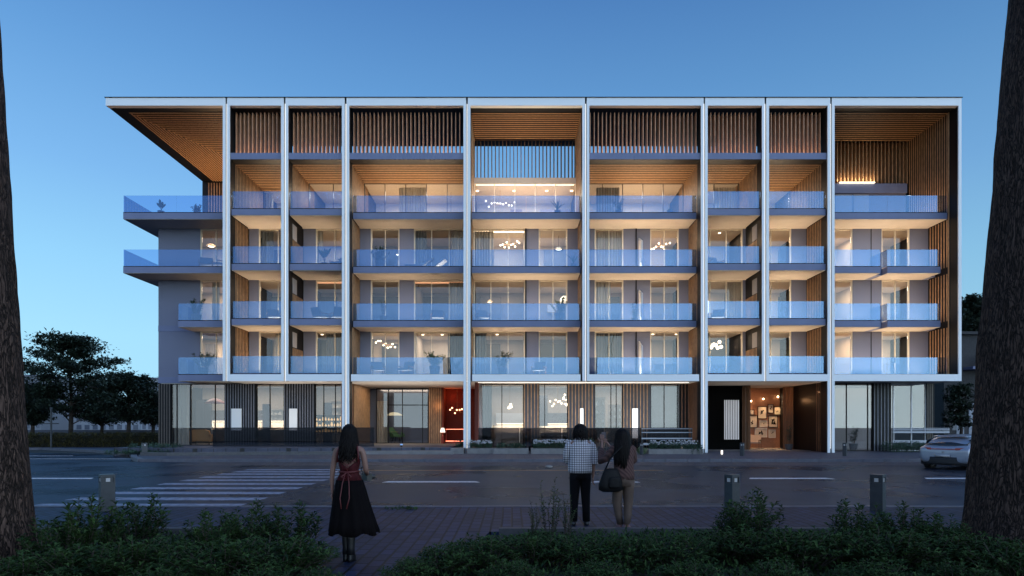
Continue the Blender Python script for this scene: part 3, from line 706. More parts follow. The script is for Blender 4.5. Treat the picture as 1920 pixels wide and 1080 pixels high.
# orchid like branch, sixth bay
e = empty('branch_sculpture', (PX(1147, 37.2), 37.2, FL[1]), 0, 'tall thin leafy branch in vase, sixth bay, lowest balcony level', 'plant')
MB().lathe((0, 0, 0), [(.08, 0), (.11, .2), (.05, .4)]).build('vase', potm, e)
f = MB(); f.tube([(0, 0, .35), (.02, 0, 1.2), (-.03, 0, 1.8), (.12, 0, 2.45)], .014, 5)
for k in range(12):
    z = 1.3 + k * .09; leaf(f, Vector((0, 0, z)), Vector((1 if k % 2 else -1, 0, .4)), .12, .06)
f.build('branch', leafm, e)

def lounge(x, y, z, rz, lab, grp='seats on the balconies', m=fabr, sc=1):
    e = empty('lounge_chair', (x, y, z), rz, lab, 'chair', grp); e.scale = (sc,) * 3
    MB().box(-.34, .34, -.32, .32, .34, .44).build('seat', m, e)
    b = MB(); b.prism([(.26, .42), (.36, .42), (.50, .86), (.42, .88)], 'x', -.34, .34); b.build('backrest', m, e)
    for s in (-1, 1):
        MB().box(s * .37 - .025, s * .37 + .025, -.32, .34, .52, .57).build('armrest', woodd, e)
        for t in (-1, 1): MB().tube([(s * .37, t * .30, 0), (s * .36, t * .28, .54)], .02, 5).build('leg', woodd, e)
    return e
lounge(PX(385, 36.9), 37.0, FL[3], .4, 'slatted armchair on the third level balcony, first bay')
lounge(PX(409, 36.9), 37.1, FL[3], -.7, 'armchair against the first column, third level, first bay')
lounge(PX(511, 36.7), 36.9, FL[2], .5, 'chair on the second level balcony, second bay')
lounge(PX(600, 36.7), 36.9, FL[2], 2.6, 'left chair of two, second level, third bay')
lounge(PX(632, 36.7), 36.9, FL[2], -2.6, 'right chair of two, second level, third bay')
lounge(PX(632, 36.7), 36.9, FL[3], -.6, 'chair beside banana plant, third level, third bay')
lounge(PX(708, 36.9), 37.0, FL[1], .4, 'left chair on the lowest balcony, fourth bay')
lounge(PX(760, 36.9), 37.0, FL[1], -.4, 'chair in the middle of lowest balcony, fourth bay')
lounge(PX(820, 36.9), 37.1, FL[2], .2, 'chair on the second level balcony, fourth bay')
lounge(PX(905, 36.9), 37.1, FL[2], .3, 'chair on the second level balcony, fifth bay')
lounge(PX(1010, 36.9), 37.1, FL[1], -.3, 'chair on the lowest balcony, fifth bay')
lounge(PX(1345, 36.6), 36.9, FL[3], .3, 'chair on the third level balcony, seventh bay')
lounge(PX(1350, 36.6), 36.9, FL[2], -.4, 'chair on the second level balcony, seventh bay')
def sunbed(x, y, z, rz, lab):
    e = empty('sun_lounger', (x, y, z), rz, lab, 'sun lounger', 'sun loungers on the balconies')
    m = MB(); m.prism([(-.8, .28), (.2, .28), (.85, .72), (.88, .66), (.22, .20), (-.8, .20)], 'y', -.3, .3); m.build('mattress', potw, e)
    for s in (-1, 1):
        for t in (-.6, .5): MB().tube([(t, s * .27, 0), (t, s * .27, .22)], .02, 5).build('leg', whitep, e)
sunbed(PX(785, 36.7), 36.8, FL[3], .1, 'white sun lounger, third level, fourth bay')
sunbed(PX(808, 36.9), 37.3, FL[3], -.2, 'second white sun lounger behind the other, fourth bay')
def dining(x, y, z, lab, L=1.7, top=whitep):
    e = empty('dining_table', (x, y, z), 0, lab, 'table')
    MB().box(-L / 2, L / 2, -.4, .4, .70, .75).build('tabletop', top, e)
    for s in (-1, 1): 
        for t in (-1, 1): MB().box(s * (L / 2 - .1) - .03, s * (L / 2 - .1) + .03, t * .33 - .03, t * .33 + .03, 0, .70).build('leg', woodd, e)
dining(PX(955, 38.8), 39.2, FL[3], 'white dining table behind the glass, third level, fifth bay', 2.2)
dining(PX(480, 39.4), 39.6, TZ, 'long table inside ground floor glass, second bay', 1.4)

# curtains: pleated cloth hung behind the glass
curm = mat('curtain', (.55, .50, .43), .9, var=.05); curd = mat('curtain_grey', (.20, .21, .21), .9); curb = mat('curtain_brown', (.16, .08, .04), .9)
def curtain(x0, x1, y, z0, z1, m, lab, amp=.05, pl=.16, cat='curtain', grp='curtains behind the windows'):
    n = max(8, int((x1 - x0) / pl * 6)); mb = MB(); k = 0
    for dy in (0, .012):
        pass
    P = [(x0 + (x1 - x0) * j / n, y + amp * math.sin(j / 6 * 2 * math.pi) + .02 * math.sin(j * 1.3)) for j in range(n + 1)]
    for (a, b), (c, d) in zip(P, P[1:]):
        mb.hexa([(a, b, z0), (c, d, z0), (c, d + .012, z0), (a, b + .012, z0), (a, b, z1), (c, d, z1), (c, d + .012, z1), (a, b + .012, z1)])
    o = mb.build('curtain', m); return tag(o, lab, cat, grp)
def cwin(a, b, i, n, m, what, D=38.15):
    z0, z1 = FL[n] + .02, (FL[n + 1] - .42 if n < 4 else TOPZ - .05)
    return curtain(PX(a, D), PX(b, D), D, z0, z1, m, '%s on %s' % (what, whr(i, n)))
for a, b, i, n, m, w in [(490, 513, 1, 3, curd, 'grey curtain'), (516, 540, 1, 1, curm, 'pale curtain'), (612, 650, 2, 1, curd, 'grey curtain'), (597, 606, 2, 3, curm, 'narrow pale curtain'),
    (846, 872, 3, 3, curm, 'pale curtain'), (842, 872, 3, 2, curm, 'pale curtain near the window edge'), (840, 872, 3, 1, curd, 'grey curtain'), (780, 800, 3, 3, curd, 'dark curtain at the window side'),
    (889, 926, 4, 3, curm, 'wide pleated pale curtain'), (890, 912, 4, 1, curd, 'dark curtain'), (1118, 1168, 5, 3, curm, 'full width pale curtain'), (1118, 1145, 5, 2, curm, 'half width pale curtain'),
    (1118, 1168, 5, 1, curd, 'full width dark curtain'), (1364, 1392, 6, 2, curm, 'pale curtain'), (1304, 1330, 6, 1, curd, 'dark curtain'), (398, 412, 0, 2, curm, 'thin pale curtain')]: cwin(a, b, i, n, m, w)
curtain(PX(748, 39.4), PX(800, 39.4), 39.4, FL[4], TOPZ - .05, curm, 'long sheer curtain on top level, fourth bay')
curtain(PX(1118, 39.4), PX(1162, 39.4), 39.4, FL[4], TOPZ - .05, curd, 'grey sheer curtain on top level, sixth bay')
curtain(PX(1338, 39.4), PX(1384, 39.4), 39.4, FL[4], TOPZ - .05, curm, 'sheer curtain on top level, seventh bay')
curtain(PX(496, 40.4), PX(512, 40.4), 40.4, FL[4], TOPZ - .05, curm, 'narrow sheer curtain on top level, second bay')
curtain(PX(327, 38.2), PX(354, 38.2), 38.2, TZ, GZ - .05, curm, 'light grey curtain in the ground floor corner window')
curtain(PX(707, 42.4), PX(726, 42.4), 42.4, TZ, 3.3, curm, 'light curtain beside the recessed ground floor entrance')
curtain(PX(899, 38.3), PX(922, 38.3), 38.3, .3, GZ - .05, curd, 'dark grey curtain behind ground floor glass, fifth bay')
c_ = MB()
curtain(PX(1392, 39.2), PX(1407, 39.2), 39.25, .15, GZ - .05, curb, 'brown curtain left of the terracotta room', .07, .2)
curtain(PX(1468, 40), PX(1498, 40), 40.0, .15, GZ - .05, mat('curtain_tan', (.30, .15, .08), .9), 'brown curtain right of the picture wall', .09, .25)

# dark doors, openings and cabinets inside the rooms
def inner(a, b, y, z0, z1, m, lab, name='cabinet', cat='cabinet', D=41.5, th=.12, doors=2):
    x0, x1 = PX(a, D), PX(b, D); e = empty(name, ((x0 + x1) / 2, D, z0), 0, lab, cat); h = z1 - z0; w = x1 - x0
    MB().box(-w / 2, w / 2, 0, th, 0, h).build('carcass', m, e)
    for k in range(doors):
        u = -w / 2 + w * k / doors; MB().box(u + .012, u + w / doors - .012, -.02, 0, .02, h - .02).build('door', m, e)
    return e
dk = mat('dark_panel', (.05, .055, .065), .5); tealm = mat('blue_panel', (.06, .10, .16), .6); greyc = mat('grey_cabinet', (.16, .16, .18), .6)
for a, b, i, n, m, w in [(716, 748, 3, 1, dk, 'dark cupboard'), (700, 752, 3, 2, tealm, 'dark wide cupboard'), (712, 744, 3, 3, tealm, 'blue tall cupboard'), (800, 845, 3, 3, tealm, 'dark blue cupboard'), (784, 840, 3, 2, dk, 'black wall cupboard'),
    (893, 938, 4, 1, dk, 'dark cupboard'), (1013, 1060, 4, 1, dk, 'black sliding cupboard'), (1020, 1062, 4, 3, greyc, 'grey shelf cupboard'), (900, 940, 4, 2, greyc, 'grey cupboard'), (1145, 1162, 5, 2, tealm, 'blue door cupboard'), (1248, 1270, 5, 3, tealm, 'slate blue cupboard'),
    (1228, 1262, 5, 1, greyc, 'low grey cupboard'), (1310, 1365, 6, 1, dk, 'dark cupboard'), (590, 632, 2, 2, tealm, 'dark blue cupboard'), (496, 530, 1, 2, tealm, 'slate cupboard'), (499, 530, 1, 3, dk, 'dark cupboard'), (1460, 1476, 7, 3, tealm, 'slim blue cupboard'), (1460, 1476, 7, 2, tealm, 'slim slate cupboard'), (385, 402, 0, 1, greyc, 'grey kitchen cupboard')]:
    z0 = FL[n] + .01; inner(a, b, 0, z0, z0 + (2.45 if 'low' not in w else 1.1), m, '%s inside %s' % (w, whr(i, n)), D=41.4)
inner(922, 955, 0, FL[4], FL[4] + 1.3, tealm, 'blue sideboard on top level, fifth bay', D=42.1)
inner(957, 979, 0, FL[4], FL[4] + 2.3, mat('mauve_panel', (.22, .17, .22), .6), 'mauve wardrobe on top level, fifth bay', D=42.2)
inner(1013, 1070, 0, FL[4], FL[4] + 2.3, mat('lilac_panel', (.35, .31, .40), .6), 'pale lilac wardrobe on top level, fifth bay', D=42.2, doors=3)
inner(1120, 1165, 0, FL[4], FL[4] + 2.6, tealm, 'dark wardrobe on top level, sixth bay', D=42.1)
inner(830, 870, 0, FL[4], FL[4] + 2.0, tealm, 'blue wardrobe on top level, fourth bay', D=42.1)

# lamps
def rod(mb, z0, z1, r=.012): mb.tube([(0, 0, z0), (0, 0, z1)], r, 5)
def dome(x, y, zc, drop, r, m, lab, name='pendant_lamp', pw=0):
    e = empty(name, (x, y, zc), 0, lab, 'lamp', 'hanging lamps')
    mb = MB(); rod(mb, -drop, 0); mb.build('cord', dark, e)
    MB().lathe((0, 0, -drop), [(.03, .06), (r * .4, .02), (r * .8, -r * .22), (r, -r * .42), (r * .97, -r * .44), (r * .75, -r * .26), (.02, .0)], 16).build('lamp_shade', m, e, True)
    MB().ell((0, 0, -drop - r * .26), r * .55, r * .55, .05).build('bulb', bulb, e)
    return e
def branches(x, y, zc, drop, w, h, n, lab, br=.055, seed=1, bm=bulb):
    rg = random.Random(seed); e = empty('branch_chandelier', (x, y, zc), 0, lab, 'lamp', 'hanging lamps')
    mb = MB(); rod(mb, -drop, 0); bl = MB()
    for k in range(n):
        a = rg.uniform(0, 6.28); t = (k + .5) / n * 2 - 1
        p = Vector((t * w / 2, .2 * math.sin(a), -drop + rg.uniform(-h / 2, h / 2))); mb.tube([(0, 0, -drop), p], .01, 4)
        MB().ell(p, br, br, br, 8, 5).build('bulb', bm, e, True)
    mb.build('frame', brass, e)
def cl(n): return FL[n + 1] - .38 if n < 4 else TOPZ - .03
branches(PX(956, 39), 39.2, cl(3), .55, 1.3, .45, 10, 'many armed chandelier, third level, fifth bay', seed=3)
branches(PX(1240, 39.0), 39.2, cl(3), .62, 1.2, .4, 9, 'branching chandelier, third level, sixth bay', seed=4)
branches(PX(722, 39.0), 39.2, cl(1), .6, 1.3, .5, 9, 'branching glass chandelier, lowest level, fourth bay', seed=5)
branches(PX(938, 39.8), 39.8, cl(4), .95, 2.0, .5, 11, 'wide branching chandelier, top level, fifth bay', seed=6)
branches(PX(1343, 38.6), 38.8, cl(1), .62, .95, .5, 8, 'cluster of pale glass globes, lowest level, seventh bay', .12, 7, bulbd)
branches(PX(1215, 39), 39.1, cl(3), .25, .2, .1, 4, 'small bulb cluster near ceiling, third level, sixth bay', seed=8)
dome(PX(393, 39), 39.2, cl(3), .55, .35, brass, 'domed pendant, third level, first bay')
dome(PX(745, 39), 39.2, cl(3), 1.1, .22, dark, 'low hanging pendant, third level, fourth bay')
dome(PX(1048, 39), 39.2, cl(3), .75, .32, dark, 'black cone pendant, third level, fifth bay')
dome(PX(918, 39), 39.2, cl(2), .95, .25, brass, 'flat pendant, second level, fifth bay')
dome(PX(845, 40), 40.2, cl(4), 1.35, .16, whitep, 'small pendant, top level, fourth bay')
dome(PX(525, 40), 40.8, cl(4), .7, .2, whitep, 'small white pendant, top level, second bay')
e = empty('globe_lamp', (PX(1060, 39), 39.2, FL[2]), 0, 'big glowing paper globe lamp, second level, fifth bay', 'lamp')
MB().ell((0, 0, 1.75), .33, .33, .33, 16, 10).build('lamp_shade', bulbd, e, True); m_ = MB(); m_.tube([(0, 0, 0), (0, 0, 1.45)], .015, 5); m_.build('stand', dark, e)
e = empty('globe_lamp', (PX(1326, 38.7), 38.8, FL[2]), 0, 'glowing oval lamp beside sixth column, second level', 'lamp')
MB().ell((0, 0, 1.3), .22, .22, .42, 16, 10).build('lamp_shade', bulbd, e, True); m_ = MB(); m_.tube([(0, 0, 0), (0, 0, .9)], .015, 5); m_.build('stand', dark, e)
# recessed spots in the ceilings
def spots(L, z, i, n):
    for k, (px, y) in enumerate(L):
        o = MB().lathe((PX(px, y), y, z - .015), [(.085, 0), (.085, .012)], 10).build('downlight', bulb); tag(o, 'small round ceiling spot number %s on %s' % (('one', 'two', 'three', 'four')[k], whr(i, n)) if False else 'small round recessed ceiling spot on %s' % whr(i, n), 'ceiling spot', 'ceiling spots on %s' % whr(i, n))
spots([(793, 39), (829, 39)], cl(1), 3, 1); spots([(899, 38.9), (932, 38.9)], cl(1), 4, 1); spots([(895, 40), (964, 40), (1025, 40), (1072, 40)], cl(4), 4, 4); spots([(1224, 38.8), (1268, 38.8)], cl(1), 5, 1); spots([(604, 38.9)], cl(1), 2, 1); spots([(1349, 38.6)], cl(3), 6, 3)
# cove strips glowing above the curtains
def cove(a, b, y, z, i, n, m=ledw): tag(MB().box(PX(a, y), PX(b, y), y, y + .06, z - .05, z).build('cove_light', m), 'warm strip of light inside %s' % whr(i, n), 'strip light', 'strip lights in the rooms')
cove(697, 748, 41.3, PZ(542, 41.3), 3, 2); cove(888, 985, 38.3, cl(3), 4, 3); 
cove(776, 870, 38.3, cl(2), 3, 2, mat('led_peach', (1, 1, 1), emit=(1, .45, .22), estr=1.2))
cove(590, 655, 38.3, cl(2), 2, 2, MATS['led_peach'])

# pictures and shelves
def picture(x, y, z, w, h, lab, fm, blot, seed, mat_=None, pz=True, grp=None):
    rg = random.Random(seed); e = empty('picture_frame', (x, y, z), 0, lab, 'picture', grp)
    t = .03; f = MB(); f.box(-w / 2, -w / 2 + t, -.03, 0, -h / 2, h / 2); f.box(w / 2 - t, w / 2, -.03, 0, -h / 2, h / 2); f.box(-w / 2 + t, w / 2 - t, -.03, 0, h / 2 - t, h / 2); f.box(-w / 2 + t, w / 2 - t, -.03, 0, -h / 2, -h / 2 + t)
    f.build('frame', fm, e); MB().box(-w / 2 + t, w / 2 - t, -.012, 0, -h / 2 + t, h / 2 - t).build('picture_print', mat_ or whitep, e)
    b = MB()
    for k in range(blot):
        a = rg.uniform(0, 6.28); l = rg.uniform(.3, .75) * min(w, h) * .5; c = (rg.uniform(-.18, .18) * w, rg.uniform(-.2, .2) * h)
        q = [(c[0] + l * .5 * math.cos(a + u) * (1 if j % 2 else .45), c[1] + l * .6 * math.sin(a + u) * (1 if j % 2 else .45)) for j, u in enumerate([0, .9, 1.7, 2.6, 3.4, 4.4, 5.3])]
        b.prism(q, 'y', -.017, -.012 - .0003 * k)
    if blot: b.build('ink_drawing', black, e)
    return e
PW = 41.94; G2 = 'framed pictures on the terracotta wall'
for px0, px1, y0, y1, fm, nb, lab in [(1405, 1414, 768, 778, black, 1, 'tiny white picture in black frame, far left of terracotta wall'), (1404, 1420, 779, 802, black, 3, 'white picture with two dark arches, lower left on terracotta wall'),
    (1420.5, 1438, 762, 785, dark, 5, 'large blossom print in thin frame, top centre of terracotta wall'), (1439.5, 1450, 758, 775, black, 4, 'small picture with black border and pale leaf, top of terracotta wall'),
    (1451, 1464, 762, 778, black, 2, 'square black-framed print at top right of terracotta wall'), (1424, 1438.5, 788.5, 801, whitep, 1, 'small pale landscape picture in middle of terracotta wall'),
    (1440.5, 1458, 779, 802, black, 9, 'almost black abstract picture on terracotta wall'), (1415, 1438, 802.5, 820, whitep, 3, 'wide pale picture of dark branch, bottom of terracotta wall'), (1441, 1454, 805.5, 821, whitep, 3, 'small pale picture with dark blot, bottom right of terracotta wall')]:
    xa, xb = PX(px0, PW), PX(px1, PW); za, zb = PZ(y1, PW), PZ(y0, PW)
    picture((xa + xb) / 2, PW, (za + zb) / 2, xb - xa, zb - za, lab, fm, nb, int(px0), mat('cream_paper', (.62, .55, .45), .8), grp=G2)
for k, (px, py) in enumerate([(1407.5, 752), (1430.5, 748), (1458, 744)]):
    e = empty('wall_spot', (PX(px, PW), PW - .06, PZ(py, PW)), 0, ('left', 'middle', 'right')[k] + ' one of three small spot lamps above the pictures', 'lamp', 'spot lamps above the pictures')
    MB().ell((0, 0, 0), .055, .055, .055, 8, 5).build('bulb', mat('bulb_hot', (1, 1, 1), emit=(1, .75, .45), estr=14), e); MB().box(-.02, .02, .02, .06, -.02, .12).build('bracket', dark, e)
lounge(PX(1414, 41), 41.0, .15, -.6, 'pale armchair under the pictures in the terracotta room', 'seats behind the shop windows', mat('pale_fabric', (.6, .48, .36), .9))
bush(PX(1479, 38.9), 38.9, .13, .5, 1.85, .8, 'tall dark plant in pot at the terracotta room curtain', 200)
e = picture(PX(720, 40.2), 42.3, FL[4] + 1.25, 1.1, 1.35, 'colourful abstract painting on top level, fourth bay', brass, 0, 4, mat('abstract_paint', (.75, .62, .55), .6, var=.5, vscale=2.2, col2=(.85, .42, .10)))
picture(PX(1034, 41.4), 41.4, FL[2] + 1.7, .6, .55, 'small round line drawing picture, second level, fifth bay', brass, 0, 5)
def shelf(x, y, z, w, h, n, lab, m, objs, seed=1, om=whitep, cat='shelf'):
    rg = random.Random(seed); e = empty('shelving', (x, y, z), 0, lab, cat)
    for k in range(n + 1): MB().box(-w / 2, w / 2, -.15, .15, k * h / n - .012, k * h / n + .012).build('shelf_board', m, e)
    MB().box(-w / 2, w / 2, .15, .17, 0, h).build('back_panel', m, e)
    jars = []
    for k in range(n):
        for j in range(objs):
            mb = MB(); r = rg.uniform(.04, .085); xx = -w / 2 + w * (j + .5) / objs; hh = min(h / n - .05, rg.uniform(.1, .3))
            mb.lathe((xx, 0, k * h / n + .012), [(r * .7, 0), (r, hh * .4), (r * .5, hh * .8), (r * .4, hh)], 8)
            o = mb.build('jar' , om, None, True); o.location = (x, y, z); jars.append(o)
    for o in jars: tag(o, 'small jar standing on the %s' % lab.split(',')[0], 'jar', 'jars on the %s' % lab.split(',')[0])
shelf(PX(606, 41), 41.0, FL[4] + .35, 1.6, .9, 2, 'white shelving with ornaments, third bay', whitep, 5, 2)
shelf(PX(1125, 39.3), 39.3, .8, .7, 2.6, 5, 'lit display shelving, ground floor', plast, 2, 3)
shelf(PX(622, 38.2), 38.2, TZ + .78, 2.0, 1.05, 3, 'black bottle rack, ground floor', black, 11, 4, mat('amber_glass', (.7, .4, .12), .2, emit=(1, .62, .25), estr=.9))  # amber bottles given emission so they look lit
# book shelf in the recessed entrance, leaning open grid with dark books
e = empty('bookshelf', (PX(762, 44.5), 44.5, TZ + .75), 0, 'white open bookshelf with dark books, recessed ground floor room', 'shelf')
mb = MB(); w = 1.05; h = 2.1
for k in range(6): mb.box(-w / 2, w / 2, 0, .25, k * h / 5 - .02, k * h / 5 + .02)
for k in range(3): mb.box(-w / 2 + w * k / 2 - .02, -w / 2 + w * k / 2 + .02, 0, .25, 0, h)
mb.build('frame', whitep, e)
mb = MB()
for k in range(5):
    x = -w / 2 + .05
    while x < w / 2 - .08:
        d = LR.uniform(.03, .07); 
        if LR.random() > .2: mb.box(x, x + d - .005, .05, .2, k * h / 5 + .02, k * h / 5 + LR.uniform(.2, .36))
        x += d
o = mb.build('books', dk, None); o.location = e.location; tag(o, 'rows of dark books packed on the white open bookshelf', 'books', None, 'stuff')

# kitchens behind the shop windows
def kitchen(x0, x1, y, z, lab, cm=greyc, glow=True):
    w = x1 - x0; e = empty('kitchen_unit', ((x0 + x1) / 2, y, z), 0, lab, 'kitchen unit')
    MB().box(-w / 2, w / 2, -.6, 0, .1, .88).build('base_cabinet', cm, e); MB().box(-w / 2 - .02, w / 2 + .02, -.63, 0, .88, .92).build('worktop', whitep, e)
    MB().box(-w / 2, w / 2, -.02, -.005, .92, 1.45).build('backsplash', plast, e)
    MB().box(-w / 2, w / 2, -.35, 0, 1.5, 2.2).build('wall_cabinet', cm, e)
    MB().box(-w / 2 + .05, w / 2 - .05, -.3, -.26, 1.475, 1.498).build('under_light', ledw, e)
    t = MB(); t.tube([(0, -.3, .92), (0, -.3, 1.2), (0, -.42, 1.22), (0, -.42, 1.15)], .015, 5); t.build('tap', brass, e)
    l = area('under_light_glow', (0, -.28, 1.46), w, .1, 12 * w, (1, .85, .65)); l.parent = e
shelf(PX(640, 41), 41.2, TZ + 1.9, 1.6, .9, 2, 'high crockery shelving, third bay ground floor', plast, 5, 21)
shelf(PX(503, 41), 41.6, TZ + 1.55, 1.3, .7, 2, 'open plate shelving, second bay ground floor', whitep, 5, 22)
shelf(PX(1155, 40), 40.4, .3, .9, 2.7, 6, 'tall glass display shelving, sixth bay ground floor', plast, 3, 23)
shelf(PX(1240, 41), 41.6, .3, 1.4, 2.2, 5, 'book shelving behind the grey window, sixth bay', dk, 5, 24)
dining(PX(1040, 39.6), 39.8, .28, 'white table behind glass under the bulb chandelier', 1.5)
lounge(PX(1030, 39.3), 39.2, .28, .2, 'chair at the white ground floor table', 'seats behind the shop windows')
lounge(PX(500, 38.9), 38.9, TZ, 2.8, 'chair behind the glass door, second bay ground floor', 'seats behind the shop windows')
bush(PX(345, 38.5), 38.6, TZ, .7, 1.5, 1, 'tall leafy plant behind the corner shop glass', 300)
bush(PX(1160, 38.6), 38.7, .28, .6, 1.3, .9, 'leafy plant behind glass near the white lit opening', 260)
bush(PX(1605, 38), 38.3, .15, .8, 1.5, .9, 'dim plant behind the glass of the last bay', 260)
kitchen(PX(372, 41.9), PX(425, 41.9), 42.15, TZ, 'grey kitchen unit behind the corner shop glass')
kitchen(PX(478, 41.9), PX(545, 41.9), 42.15, TZ, 'long kitchen unit behind glass, second bay ground floor')
kitchen(PX(752, 45), PX(808, 45), 45.45, TZ, 'pale kitchen unit in the recessed entrance room', whitep)
kitchen(PX(930, 41.9), PX(985, 41.9), 42.15, .28, 'kitchen unit behind glass, fifth bay ground floor', whitep)
kitchen(PX(1015, 41.9), PX(1068, 41.9), 42.15, .28, 'kitchen unit with white worktop, sixth bay side', greyc)
inner(367, 396, 0, TZ, TZ + 2.9, dk, 'tall dark oven cabinet behind corner shop glass', D=41.3, doors=2)
inner(1010, 1027, 0, 1.6, 3.6, greyc, 'grey hanging cabinet behind glass left of chandelier', D=40.5, doors=1)
inner(606, 622, 0, TZ, TZ + 2.6, greyc, 'tall grey door cabinet behind the bottle rack', D=38.6, doors=1)
inner(492, 507, 0, TZ, TZ + 2.5, greyc, 'half open grey door leaf behind second bay glass', D=38.1, doors=1)
dome(PX(403, 39.5), 39.5, GZ, .85, .62, mat('red_enamel', (.30, .06, .05), .4), 'wide red pendant behind the corner shop glass')
dome(PX(742, 43.5), 43.6, GZ, 1.45, .85, mat('cream_shade', (.85, .75, .5), .6, emit=(1, .85, .55), estr=.5), 'large cream dome lamp in the recessed entrance room')
branches(PX(1046, 40), 40.0, GZ, 1.05, 1.1, .6, 9, 'cascading glass bulb chandelier, ground floor, fifth bay', seed=12)
branches(PX(1060, 39.2), 39.2, GZ, .9, .2, .9, 6, 'vertical cluster of glass bulbs beside slatted pier', seed=13)
branches(PX(857, 41.8), 41.8, GZ, 1.55, 1.1, .5, 7, 'chandelier glowing in the red room', seed=14, bm=mat('bulb_red', (1, 1, 1), emit=(1, .38, .2), estr=6))
branches(PX(956, 38.7), 38.9, GZ, 1.3, .22, .22, 6, 'small cluster lamp behind glass, fifth bay ground floor', .07, seed=15)
# green lounge chair
e = empty('green_chair', (PX(744, 42.4), 42.6, TZ), 2.1, 'green shell chair on thin legs in the recessed entrance room', 'chair')
gm = mat('green_fabric', (.16, .34, .17), .8)
prof = [(-.38, .44), (.30, .38), (.42, .5), (.62, 1.05), (.55, 1.07), (.34, .58), (.24, .48), (-.38, .52)]
MB().prism([(a, b) for a, b in prof], 'y', -.38, .38).build('seat', gm, e)
for s in (-1, 1):
    MB().prism([(-.3, .50), (.36, .52), (.58, .95), (.2, .72), (-.3, .62)], 'y', s * .38 - .025, s * .38 + .025).build('armrest', gm, e)
    for t in (-1, 1): MB().tube([(t * .32, s * .3, 0), (t * .2, s * .2, .42)], .018, 5).build('leg', dark, e)
def sofa(x, y, z, w, m, lab):
    e = empty('sofa', (x, y, z), 0, lab, 'sofa')
    MB().box(-w / 2, w / 2, -.45, .4, .22, .46).build('seat', m, e); 
    b = MB(); b.prism([(-w / 2, .46), (w / 2, .46), (w / 2 - .06, .86), (w / 4, .95), (-w / 4, .95), (-w / 2 + .06, .86)], 'y', -.46, -.3); b.build('backrest', m, e)
    for s in (-1, 1):
        MB().box(s * w / 2 - .09, s * w / 2 + .09, -.46, .4, .2, .64).build('armrest', m, e)
        for t in (-.35, .3): MB().box(s * (w / 2 - .1) - .02, s * (w / 2 - .1) + .02, t - .02, t + .02, 0, .22).build('leg', dark, e)
om = mat('ochre_leather', (.42, .20, .06), .6)
sofa(PX(377, 38.9), 39.1, TZ, 1.35, om, 'ochre sofa seen from behind in corner shop window'); sofa(PX(415, 38.9), 39.5, TZ, 1.0, om, 'second ochre seat right of the ochre sofa')
# red room furniture
e = empty('bar_counter', (PX(855, 41.5), 41.9, TZ - .2), 0, 'glowing red bar counter with two tiers of glasses', 'bar counter')
rm = mat('red_wood', (.35, .05, .03), .5); MB().box(-.7, .75, -.2, .2, 0, .35).build('plinth', rm, e); MB().box(-.7, .75, -.2, .2, 1.15, 1.19).build('shelf_board', rm, e)
MB().box(-.7, .75, -.21, -.19, .34, .37).build('light_strip', mat('led_red', (1, 1, 1), emit=(1, .25, .12), estr=5), e); MB().box(-.7, .75, -.21, -.19, 1.13, 1.15).build('light_strip', MATS['led_red'], e)
for s in (-1, 1): MB().box(s * .68 - .02, s * .68 + .02, -.15, .15, .35, 1.15).build('post', rm, e)
e = empty('table_lamp', (PX(830, 41), 41.0, TZ), 0, 'small table lamp with cream shade at the red room edge', 'lamp')
MB().lathe((0, 0, 0), [(.12, 0), (.10, .5), (.03, .55), (.02, .8)]).build('base', rm, e); MB().lathe((0, 0, .75), [(.17, 0), (.09, .28)]).build('lamp_shade', bulbd, e)
# round side table in the entrance window
e = empty('round_table', (PX(731, 42.3), 43.2, TZ), 0, 'round yellow table behind green shell chair', 'table')
MB().lathe((0, 0, .74), [(.5, 0), (.5, .03)], 20).build('tabletop', mat('yellow_top', (.6, .5, .2), .5), e); m_ = MB(); m_.tube([(0, 0, 0), (0, 0, .74)], .04, 6); m_.build('leg', dark, e)
# ---------------------------------------------------------------- street furniture
bolm = mat('bollard_metal', (.045, .05, .058), .45, metal=.5, var=.15)
bw = mat('bollard_lens', (.35, .36, .38), .3, emit=(.9, .95, 1), estr=.03)
def bollard(x, y, z, h, w, rz, lab, grp):
    e = empty('bollard', (x, y, z), rz, lab, 'bollard', grp)
    b = MB(); b.box(-w / 2, w / 2, -w / 2, w / 2, 0, h - .16); b.box(-w / 2 + .02, w / 2 - .02, -w / 2 + .02, w / 2 - .02, h - .16, h - .05); b.box(-w / 2, w / 2, -w / 2, w / 2, h - .05, h)
    for sx in (-1, 1): 
        for sy in (-1, 1): b.box(sx * (w / 2 - .012) - .012, sx * (w / 2 - .012) + .012, sy * (w / 2 - .012) - .012, sy * (w / 2 - .012) + .012, h - .16, h - .05)
    b.build('post', bolm, e)
    MB().box(-.035, .035, -w / 2 + .004, -w / 2 + .018, h - .14, h - .07).build('lens', bw, e)
    MB().box(-w / 2 + .004, -w / 2 + .018, -.035, .035, h - .14, h - .07).build('lens', bw, e)
Gb = 'bollards on the near pavement'
bollard(PX(191, 12.0), 12.15, .03, .70, .24, R(42), 'square metal bollard near the left trunk, by the crosswalk', Gb)
bollard(PX(1379.5, 11.9), 12.1, .03, .70, .20, R(28), 'square metal bollard right of the two standing people', Gb)
bollard(PX(1657.5, 11.9), 12.1, .03, .70, .22, R(45), 'square metal bollard nearest the big right trunk', Gb)
Gf = 'bollards on the far pavement'
bollard(PX(249, 31.6), 32.6, .13, .62, .24, R(40), 'small bollard in front of low planting, left corner', Gf)
bollard(PX(1398.5, 31), 31.5, .13, .66, .17, R(50), 'slim bollard before the terracotta picture room', Gf)
bollard(PX(1592, 31), 31.4, .13, .66, .17, R(50), 'slim bollard in front of the last glazed bay', Gf)
